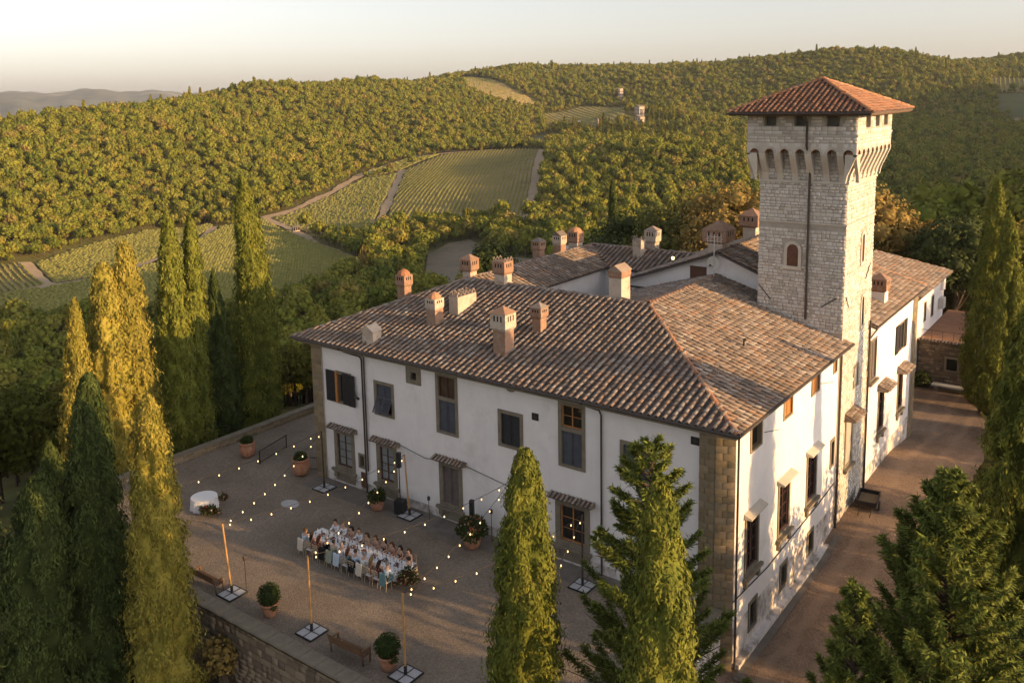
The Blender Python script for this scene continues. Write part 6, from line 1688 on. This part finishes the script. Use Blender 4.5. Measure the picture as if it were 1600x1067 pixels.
# ---------------------------------------------------------------- handcart by the tower
ct = empty("handcart", (1.15, 20.4, -2.15), .12, "old wooden handcart parked by the foot of the tower", "cart")
MB().box((-.62, -1.0, .45), (.62, 1.0, .52)).build("cart_bed", MAT['benchwood'], ct)
for s in (-1, 1):
    MB().box((s * .62 - .03, -1.0, .52), (s * .62 + .03, 1.0, .85)).build("side_board", MAT['wood_dark'], ct)
    MB().tube([(s * .68, -.1, .32), (s * .75, -.1, .32)], .32, 14).build("wheel", MAT['iron'], ct)
    MB().box((-.589, s * 1.0 - .03, .52), (.589, s * 1.0 + .03, .82)).build("end_board", MAT['wood_dark'], ct)
    MB().tube([(s * .4, -1.0, .5), (s * .35, -1.8, .15)], .03, 6).build("shaft_handle", MAT['wood_dark'], ct)
MB().box((-.55, -.9, .521), (.55, .9, .6)).build("earth_load", MAT['earth'], ct)
# ---------------------------------------------------------------- near trees
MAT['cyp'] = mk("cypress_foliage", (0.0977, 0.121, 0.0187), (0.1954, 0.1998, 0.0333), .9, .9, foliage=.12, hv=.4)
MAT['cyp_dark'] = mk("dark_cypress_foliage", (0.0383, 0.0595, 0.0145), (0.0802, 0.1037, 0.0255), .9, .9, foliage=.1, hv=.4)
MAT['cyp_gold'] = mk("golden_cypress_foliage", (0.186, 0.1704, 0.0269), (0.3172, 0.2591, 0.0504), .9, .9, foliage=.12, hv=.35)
MAT['conifer'] = mk("conifer_foliage", (0.1002, 0.14, 0.024), (0.2107, 0.2294, 0.0459), 1.2, .9, foliage=.14, hv=.4)
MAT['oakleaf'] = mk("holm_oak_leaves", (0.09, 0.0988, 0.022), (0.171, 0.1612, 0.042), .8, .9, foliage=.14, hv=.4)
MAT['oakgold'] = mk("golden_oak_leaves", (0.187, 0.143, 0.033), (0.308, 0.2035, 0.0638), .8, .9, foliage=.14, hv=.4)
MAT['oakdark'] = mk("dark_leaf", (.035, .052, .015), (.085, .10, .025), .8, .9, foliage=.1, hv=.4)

def cyp_surface(th, t, Hh, R, lumps, pw, seed, low):
    base = np.clip(t / .06, 0, 1) ** .5 * (1 - low * np.clip(.25 - t, 0, 1) / .25)
    r = R * base * np.clip(1 - t, 0, 1) ** pw
    dth = np.abs((th[:, None] - lumps[None, :, 0] + math.pi) % (2 * math.pi) - math.pi) * np.maximum(r[:, None], .15) / lumps[None, :, 2]
    dz = (t[:, None] - lumps[None, :, 1]) * Hh / (lumps[None, :, 2] * 2.1)
    d2 = dth ** 2 + dz ** 2
    j = d2.argmin(1); ar = np.arange(len(t)); l = np.clip(1 - d2[ar, j], 0, 1) ** .5
    sg = np.sign((th - lumps[j, 0] + math.pi) % (2 * math.pi) - math.pi)
    return r * (.60 + .50 * l), l, np.clip(dth[ar, j] * sg, -1, 1), np.clip(dz[ar, j], -1, 1)

def cypress(name, x, y, ztop, R0, label, mat='cyp', zb=None, n=6000, size=.34, pw=.62, low=.3, stems=1, seed=0, group=None, spread=.9):
    zb = float(H(np.array([x]), np.array([y]))[0]) - .3 if zb is None else zb
    Hh = ztop - zb; R = R0 * 1.1
    e = empty(name, (x, y, zb), 0, label, "tree", group)
    MB().tube([(0, 0, -.5), (0, 0, Hh * .5), (0, 0, Hh * .9)], [.28, .18, .03], 8).build("trunk", MAT['bark'], e)
    parts = []
    rg = np.random.default_rng(seed + 11)
    for s in range(stems):
        hs = Hh * (1 if s == 0 else rg.uniform(.82, .95)); a = rg.uniform(0, 6.28); off = np.array([math.cos(a), math.sin(a), 0]) * (0 if s == 0 else R * spread)
        Rs = R * (1 if stems == 1 else .82)
        k = int(hs * Rs * 6.5) + 30
        lumps = np.column_stack([rg.uniform(0, 2 * math.pi, k), rg.uniform(.02, 1, k), rg.uniform(.17, .46, k)])
        m = int(n * 3.4) // stems
        t = 1 - rg.uniform(0, 1, m) ** .72; t = np.clip(t * 1.0, 0.01, .995); th = rg.uniform(0, 2 * math.pi, m)
        r, l, ta, za = cyp_surface(th, t, hs, Rs, lumps, pw, seed, low)
        keep = rg.random(m) < .35 + .65 * l
        r, l, t, th, ta, za = (q[keep] for q in (r, l, t, th, ta, za))
        r = r * np.where(rg.random(len(r)) < .1, rg.uniform(1.05, 1.22, len(r)), rg.uniform(.88, 1.06, len(r)))
        P = np.column_stack([np.cos(th) * r, np.sin(th) * r, t * hs]) + off
        # slight wobble of the axis
        P[:, 0] += .12 * R * np.sin(t * 5 + seed); P[:, 1] += .12 * R * np.cos(t * 4 + seed * 2)
        er = np.column_stack([np.cos(th), np.sin(th), np.zeros(len(th))]); et = np.column_stack([-np.sin(th), np.cos(th), np.zeros(len(th))])
        Nn = er + et * (ta * .95)[:, None] + np.array([0, 0, 1.0]) * (.22 + za * .55)[:, None]
        parts.append((*leafy_n(P, Nn, rg.uniform(.6, 1.25, len(P)) * size, (LEAF_V * [.5, 1, 1], LEAF_F), .34, .7), 0))
        # inner mass
        nt_, na_ = 40, 20
        tt = np.linspace(.015, .985, nt_); aa = np.linspace(0, 2 * math.pi, na_, endpoint=False)
        T_, A_ = np.meshgrid(tt, aa, indexing='ij'); rr, *_ = cyp_surface(A_.ravel(), T_.ravel(), hs, Rs, lumps, pw, seed, low)
        rr = rr * .86
        V = np.column_stack([np.cos(A_.ravel()) * rr + .12 * R * np.sin(T_.ravel() * 5 + seed), np.sin(A_.ravel()) * rr + .12 * R * np.cos(T_.ravel() * 4 + seed * 2), T_.ravel() * hs]) + off
        i_ = np.arange(nt_ - 1)[:, None] * na_; j_ = np.arange(na_)[None]; jn_ = (j_ + 1) % na_
        F = np.stack([i_ + j_, i_ + jn_, i_ + na_ + jn_, i_ + na_ + j_], -1).reshape(-1, 4)
        parts.append((V, [F], 0))
    V, F, mi = merge(parts)
    link("crown", np_mesh("crown", V, F, MAT[mat]), e)
    return e

TUFT_C = tuft(5, .75, .17)
def conifer(name, x, y, ztop, R, label, mat='conifer', zb=None, limbs=90, per=60, size=.34, seed=0, pw=.8, up=.35, spread=.07):
    zb = float(H(np.array([x]), np.array([y]))[0]) - .3 if zb is None else zb
    Hh = ztop - zb; rg = np.random.default_rng(seed + 3)
    e = empty(name, (x, y, zb), 0, label, "tree")
    tm = MB().tube([(0, 0, -.5), (.1, 0, Hh * .4), (0, .1, Hh * .97)], [.35, .22, .03], 8); tm.build("trunk", MAT['bark'], e)
    P = []; A = []; AX = []; lm = MB()
    for i in range(limbs):
        t = (i + .5) / limbs; z = Hh * (.08 + .9 * t); L = R * (1 - t) ** pw * rg.uniform(.65, 1.2) + .25; a = i * 2.4 + rg.normal(0, .3)
        d = np.array([math.cos(a), math.sin(a), up + rg.normal(0, .12)]); d /= np.linalg.norm(d)
        end = np.array([0, 0, z]) + d * L; mid = np.array([0, 0, z]) + d * L * .5 + [0, 0, .08 * L]
        lm.tube([(0, 0, z), tuple(mid), tuple(end)], [.05, .035, .01], 4, caps=False)
        k = int(per * (L / R + .25)); s = rg.uniform(.25, 1.0, k) ** .7
        q = np.array([0, 0, z]) + np.outer(s, d * L) + rg.normal(0, 1, (k, 3)) * ((.05 + spread * L) * (1.2 - s))[:, None] * np.array([1, 1, .75]) + np.outer(s ** 2, np.array([0, 0, .22 * L]))
        P.append(q); AX.append(np.tile(d + np.array([0, 0, .35]), (k, 1)) + rg.normal(0, .35, (k, 3))); cen = np.array([0, 0, z]) + np.outer(s, d * L); A.append((q - cen) / (np.linalg.norm(q - cen, axis=1, keepdims=True) + 1e-6) + d * .5 + np.array([0, 0, .45]))
    lm.build("limbs", MAT['bark'], e)
    P = np.concatenate(P); A = np.concatenate(A)
    A = A / np.linalg.norm(A, axis=1, keepdims=True) + rg.normal(0, .38, A.shape)
    V, F = join_np(LEAF_V * [.42, 1, 1], LEAF_F, mats_from(frame_zn(np.concatenate(AX), A), rg.uniform(.6, 1.35, len(P)) * size, P))
    link("crown", np_mesh("crown", V, F, MAT[mat]), e)
    return e

def broadleaf(name, x, y, ztop, R, label, mat='oakleaf', zb=None, clumps=34, per=34, size=.36, seed=0, squash=.75, core=.6):
    zb = float(H(np.array([x]), np.array([y]))[0]) - .3 if zb is None else zb
    global RNG
    keep = RNG; RNG = np.random.default_rng(seed + 5)
    Hh = ztop - zb; Rv = min(Hh * .48, R * squash * 1.2)
    d = sph(clumps) + RNG.normal(0, .12, (clumps, 3)); c = d * np.array([R * .72, R * .72, Rv * .72]) * RNG.uniform(.75, 1.05, (clumps, 1)) + [0, 0, Hh - Rv]
    cl = np.column_stack([c, RNG.uniform(.24, .36, clumps) * R]); cl = np.vstack([cl, [[0, 0, Hh - Rv, R * .62]]])
    P, A = crown_points(cl, per * 2.2)
    parts = [(*leafy_n(P, A, RNG.uniform(.6, 1.3, len(P)) * size, (LEAF_V * [1.4, 1, 1], LEAF_F), .45), 0), (*blob_core(cl, core, 1), 0)]
    e = empty(name, (x, y, zb), 0, label, "tree")
    tb = MB().tube([(0, 0, -.5), (.1, .1, Hh * .3), (0, 0, Hh * .6)], [.4, .3, .15], 8)
    for k in range(5): tb.tube([(0.05, .05, Hh * .28), tuple(c[k * 5 % clumps] * .8)], [.14, .05], 5)
    tb.build("trunk", MAT['bark'], e)
    V, F, mi = merge(parts); link("crown", np_mesh("crown", V, F, MAT[mat]), e)
    RNG = keep
    return e

LG = "cypresses left of the court"
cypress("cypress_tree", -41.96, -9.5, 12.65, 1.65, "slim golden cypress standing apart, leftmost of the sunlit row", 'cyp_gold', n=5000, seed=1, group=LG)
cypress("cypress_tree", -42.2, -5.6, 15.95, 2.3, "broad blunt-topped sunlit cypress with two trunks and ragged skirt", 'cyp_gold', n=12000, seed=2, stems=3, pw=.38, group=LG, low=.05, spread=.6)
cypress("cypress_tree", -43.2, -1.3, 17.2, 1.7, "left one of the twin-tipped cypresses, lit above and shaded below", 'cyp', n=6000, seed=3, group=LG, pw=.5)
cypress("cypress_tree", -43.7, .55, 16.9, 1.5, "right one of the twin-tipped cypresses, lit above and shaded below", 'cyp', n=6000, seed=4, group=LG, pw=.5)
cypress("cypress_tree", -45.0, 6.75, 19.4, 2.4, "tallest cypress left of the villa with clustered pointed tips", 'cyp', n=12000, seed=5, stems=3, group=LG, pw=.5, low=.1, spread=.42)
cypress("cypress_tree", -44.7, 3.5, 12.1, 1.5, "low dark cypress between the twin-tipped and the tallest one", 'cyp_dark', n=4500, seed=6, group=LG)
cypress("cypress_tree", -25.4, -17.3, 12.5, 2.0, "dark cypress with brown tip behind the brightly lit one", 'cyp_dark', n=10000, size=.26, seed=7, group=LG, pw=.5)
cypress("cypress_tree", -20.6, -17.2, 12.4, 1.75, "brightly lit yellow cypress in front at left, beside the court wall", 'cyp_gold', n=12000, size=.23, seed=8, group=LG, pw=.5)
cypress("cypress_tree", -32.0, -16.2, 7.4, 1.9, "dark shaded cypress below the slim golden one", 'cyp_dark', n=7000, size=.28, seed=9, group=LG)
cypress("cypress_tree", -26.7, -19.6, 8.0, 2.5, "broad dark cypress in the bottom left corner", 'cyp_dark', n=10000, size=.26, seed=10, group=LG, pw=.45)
broadleaf("evergreen_tree", -30.5, -23, 5.5, 4.0, "dark rounded evergreen at the lower left edge", 'oakdark', seed=2, per=60, size=.28)
broadleaf("evergreen_tree", -41.5, -19.5, 3.2, 4.5, "dark evergreen behind the cypresses at the left edge", 'oakdark', seed=3, per=50, size=.3)
# front group
cypress("cypress_tree", -1.1, -15.2, 13.75, 1.6, "dense cypress in front of the court with one sunlit flank", 'cyp', n=15000, size=.2, seed=21, zb=-4.5, pw=.45)
conifer("conifer_tree", 2.3, -12.6, 14.1, 3.9, "shaggy bright conifer with layered branches before the villa corner", 'conifer', zb=-4.5, seed=22, limbs=190, per=620, size=.2, pw=.66, spread=.05, up=.5)
cypress("cypress_tree", 4.3, -16.2, 14.2, 1.45, "tall sunlit cypress in front of the shaggy conifer", 'cyp', n=14000, size=.2, seed=23, zb=-4.5, pw=.42)
# right side
conifer("conifer_tree", 11.0, -10.3, 14.2, 5.2, "big bushy conifer filling the bottom right corner", 'conifer', zb=-4, seed=31, limbs=330, per=640, size=.21, up=.85, pw=.8, spread=.05)
conifer("conifer_tree", 8.9, -12.2, 10.8, 2.6, "low dark conifer leaning over the road before the bushy one", 'conifer', zb=-4, seed=32, limbs=160, per=420, size=.2, up=.9, spread=.05)
cypress("cypress_tree", 11.5, 5.6, 16.6, 2.2, "big cypress at the right edge beside the road", 'cyp', n=13000, size=.27, seed=33, zb=-3.5, pw=.45)
cypress("cypress_tree", 14.4, .6, 17.5, 2.4, "dark cypress just outside the right edge", 'cyp_dark', n=8000, size=.3, seed=34, zb=-3.5)
cypress("cypress_tree", 3.6, 48.6, 17.3, 1.75, "left one of the paired cypresses at the road bend", 'cyp', n=6500, seed=35, zb=-3.2, pw=.5)
cypress("cypress_tree", 5.1, 46.0, 14.9, 1.7, "right one of the paired cypresses at the road bend", 'cyp', n=6500, seed=36, zb=-3.2, pw=.5)
cypress("cypress_tree", 9.6, 38, 8.5, 1.9, "dark cypress between the paired ones and the right edge", 'cyp_dark', n=5000, seed=37, zb=-3.2)
broadleaf("roadside_bush", 8.6, 30.5, -.6, 2.0, "green bush on the verge under the right edge cypress", 'oakdark', seed=38, per=120, size=.24, zb=-3.3)
broadleaf("roadside_bush", 6.8, 41, -1.0, 1.8, "dark bush on the inside of the road bend", 'oakdark', seed=39, per=120, size=.24, zb=-3.3)
broadleaf("roadside_bush", -1.9, 50.6, -1.3, 1.0, "dark round bush at the foot of the rubble terrace wall", 'oakdark', seed=40, per=200, size=.16, zb=-3.0)
# behind the villa
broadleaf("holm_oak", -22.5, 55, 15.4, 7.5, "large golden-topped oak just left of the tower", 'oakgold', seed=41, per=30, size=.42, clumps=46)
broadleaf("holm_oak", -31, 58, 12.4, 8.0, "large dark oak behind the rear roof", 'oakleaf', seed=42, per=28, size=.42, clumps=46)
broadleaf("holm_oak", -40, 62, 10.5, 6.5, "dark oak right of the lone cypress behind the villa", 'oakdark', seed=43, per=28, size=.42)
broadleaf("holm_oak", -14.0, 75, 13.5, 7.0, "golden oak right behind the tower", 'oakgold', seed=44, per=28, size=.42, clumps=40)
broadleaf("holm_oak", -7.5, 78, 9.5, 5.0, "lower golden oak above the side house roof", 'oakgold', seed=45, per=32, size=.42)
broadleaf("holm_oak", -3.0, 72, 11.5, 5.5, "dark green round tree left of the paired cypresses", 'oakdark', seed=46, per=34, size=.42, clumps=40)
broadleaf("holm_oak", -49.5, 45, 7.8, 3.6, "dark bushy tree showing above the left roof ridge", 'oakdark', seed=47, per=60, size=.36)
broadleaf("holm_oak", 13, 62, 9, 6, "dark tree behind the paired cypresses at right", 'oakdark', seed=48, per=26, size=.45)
cypress("cypress_tree", -44.7, 66, 13.9, 1.7, "lone dark pointed cypress behind the rear roof", 'cyp_dark', n=4000, size=.4, seed=49)

# hedge and trees along the verge right of the road, beyond the right edge of the picture; last two added to cast shade
for k, (x, y, zt, R) in enumerate([(15.5, 4.6, 6.6, 2.8), (16.0, 11.0, 5.8, 3.0), (15.0, 18.0, 5.2, 2.8), (16.5, 24.0, 5.4, 3.0), (15.5, 30.5, 6.0, 3.0), (16.0, -1.5, 8.5, 2.8), (22, 9, 5.4, 3.6), (23, 1, 6.6, 3.6), (23, 17, 5.2, 3.4), (22, 38, 5.6, 3.6), (18.5, -6.6, 6.4, 2.1), (18.5, -22.0, 11.0, 3.0)]):
    broadleaf("verge_tree", x, y, zt, R, ["leafy verge tree right of the road, outside the right edge", "leafy verge tree second along the road outside the right edge", "low verge tree third along the road outside the right edge", "leafy verge tree fourth along the road outside the right edge", "leafy verge tree fifth along the road outside the right edge", "taller verge tree nearest the camera outside the right edge", "back row tree behind the verge trees, third from the camera", "back row tree behind the verge trees, nearest the camera", "back row tree behind the verge trees, fourth from the camera", "back row tree behind the verge trees, farthest from the camera", "low round tree added outside the frame to shade the court", "tall tree added outside the frame to shade the lower left trees"][k], 'oakleaf', zb=-3.6, seed=60 + k, per=26, size=.42, clumps=22, squash=1.0, core=.3)

broadleaf("wall_shrub", -19.6, -15.0, -.4, 1.0, "small leafy shrub growing against the retaining wall beside the lit cypress", 'oakgold', seed=80, per=170, size=.18, zb=-3.2)

cypress("cypress_tree", 12.8, 15.0, 13.5, 1.3, "slim cypress across the road from the villa's far windows, outside the frame", 'cyp_dark', n=3500, size=.34, seed=91, zb=-3.4)
cypress("cypress_tree", 13.5, 23.2, 13.4, 1.5, "slim cypress across the road from the tower, outside the frame", 'cyp_dark', n=3500, size=.34, seed=92, zb=-3.4)
# ---------------------------------------------------------------- air
def haze():
    me = bpy.data.meshes.new("haze")
    x0, x1, y0, y1, z0, z1 = -9500, 2500, -2500, 9500, -90, 175
    v = [(x0, y0, z0), (x1, y0, z0), (x1, y1, z0), (x0, y1, z0), (x0, y0, z1), (x1, y0, z1), (x1, y1, z1), (x0, y1, z1)]
    me.from_pydata(v, [], [(0, 3, 2, 1), (4, 5, 6, 7), (0, 1, 5, 4), (1, 2, 6, 5), (2, 3, 7, 6), (3, 0, 4, 7)])
    m = bpy.data.materials.new("pale_air"); m.use_nodes = True; nt = m.node_tree
    nt.nodes.remove(nt.nodes["Principled BSDF"])
    pv = nt.nodes.new("ShaderNodeVolumePrincipled")
    pv.inputs["Color"].default_value = (.92, .96, 1.0, 1); pv.inputs["Density"].default_value = 6e-5; pv.inputs["Anisotropy"].default_value = .2
    nt.links.new(pv.outputs[0], nt.nodes["Material Output"].inputs["Volume"])
    me.materials.append(m)
    tag(link("haze", me), "thin evening haze filling the valley air", "haze", kind="stuff")
haze()

# ---------------------------------------------------------------- hamlet on the far knoll, hut and van
def far_building(x, y, w, d, h, rz, label, roof=True, cat="building", name="far_building", storeys=2, sink=1.0):
    z = float(H(np.array([x]), np.array([y]))[0])
    e = empty(name, (x, y, z), rz, label, cat)
    MB().box((-w / 2, -d / 2, -sink), (w / 2, d / 2, h)).build("wall", MAT['plaster_chim'], e)
    if roof:
        o = .5; m = MB()
        m.add([(-w / 2 - o, -d / 2 - o, h + .02), (w / 2 + o, -d / 2 - o, h + .02), (w / 2 + o, d / 2 + o, h + .02), (-w / 2 - o, d / 2 + o, h + .02), (0, -d / 2 - o, h + w * .2), (0, d / 2 + o, h + w * .2)], [(0, 1, 4), (2, 3, 5), (1, 2, 5, 4), (3, 0, 4, 5), (3, 2, 1, 0)])
        m.build("roof", MAT['cover'], e)
    else:
        m = MB()
        for i in range(4):
            for sx, sy in ((-1, 0), (1, 0), (0, -1), (0, 1)):
                t = -w / 2 + w * (i + .5) / 4
                cx, cy = (sx * (w / 2 - .3), t) if sx else (t, sy * (d / 2 - .3))
                m.box((cx - .3, cy - .3, h + .002), (cx + .3, cy + .3, h + .9))
        m.build("battlement", MAT['plaster_chim'], e)
    for s in range(storeys):
        for k in range(3):
            t = -w / 2 + w * (k + .5) / 3; zz = 1.4 + s * (h - 1.6) / storeys
            MB().box((t - .45, -d / 2 - .03, zz), (t + .45, -d / 2 + .03, zz + 1.3)).build("window", MAT['inside'], e)
            t2 = -d / 2 + d * (k + .5) / 3
            MB().box((w / 2 - .03, t2 - .45, zz), (w / 2 + .03, t2 + .45, zz + 1.3)).build("window", MAT['inside'], e)
far_building(-567, 988, 5, 5, 13.5, -.5, "pale square tower rising from the wood on the far knoll", roof=False, storeys=3)
far_building(-427, 781, 8, 7, 9.0, -.4, "pale stone house at the top of the far hamlet", storeys=2)
far_building(-415, 757, 10, 7, 7.0, -.2, "long low house in the far hamlet with red clay roof", storeys=2)
far_building(-449, 737, 7, 6, 6.5, -.6, "small house at the lower left end of the far hamlet", storeys=1)
far_building(-362, 272.5, 4.5, 3.5, 2.8, -.5, "tiny pale hut beside the valley track", storeys=1, name="field_hut", cat="hut")
zv = float(H(np.array([-545.]), np.array([850.]))[0]) + .5
van = empty("parked_van", (-545, 850, zv), .6, "small white van parked on the far terraces", "van")
MB().box((-2.6, -1.0, .45), (2.0, 1.0, 2.5)).build("body", MAT['china'], van)
MB().box((2.001, -.98, .45), (2.9, .98, 1.5)).build("bonnet", MAT['china'], van)
MB().box((2.0, -.85, 1.52), (2.05, .85, 2.35)).build("windscreen", MAT['glass'], van)
for sx in (-1.6, 1.9):
    for sy in (-1, 1): MB().tube([(sx, sy * .85, .4), (sx, sy * 1.06, .4)], .4, 12).build("wheel", MAT['iron'], van)
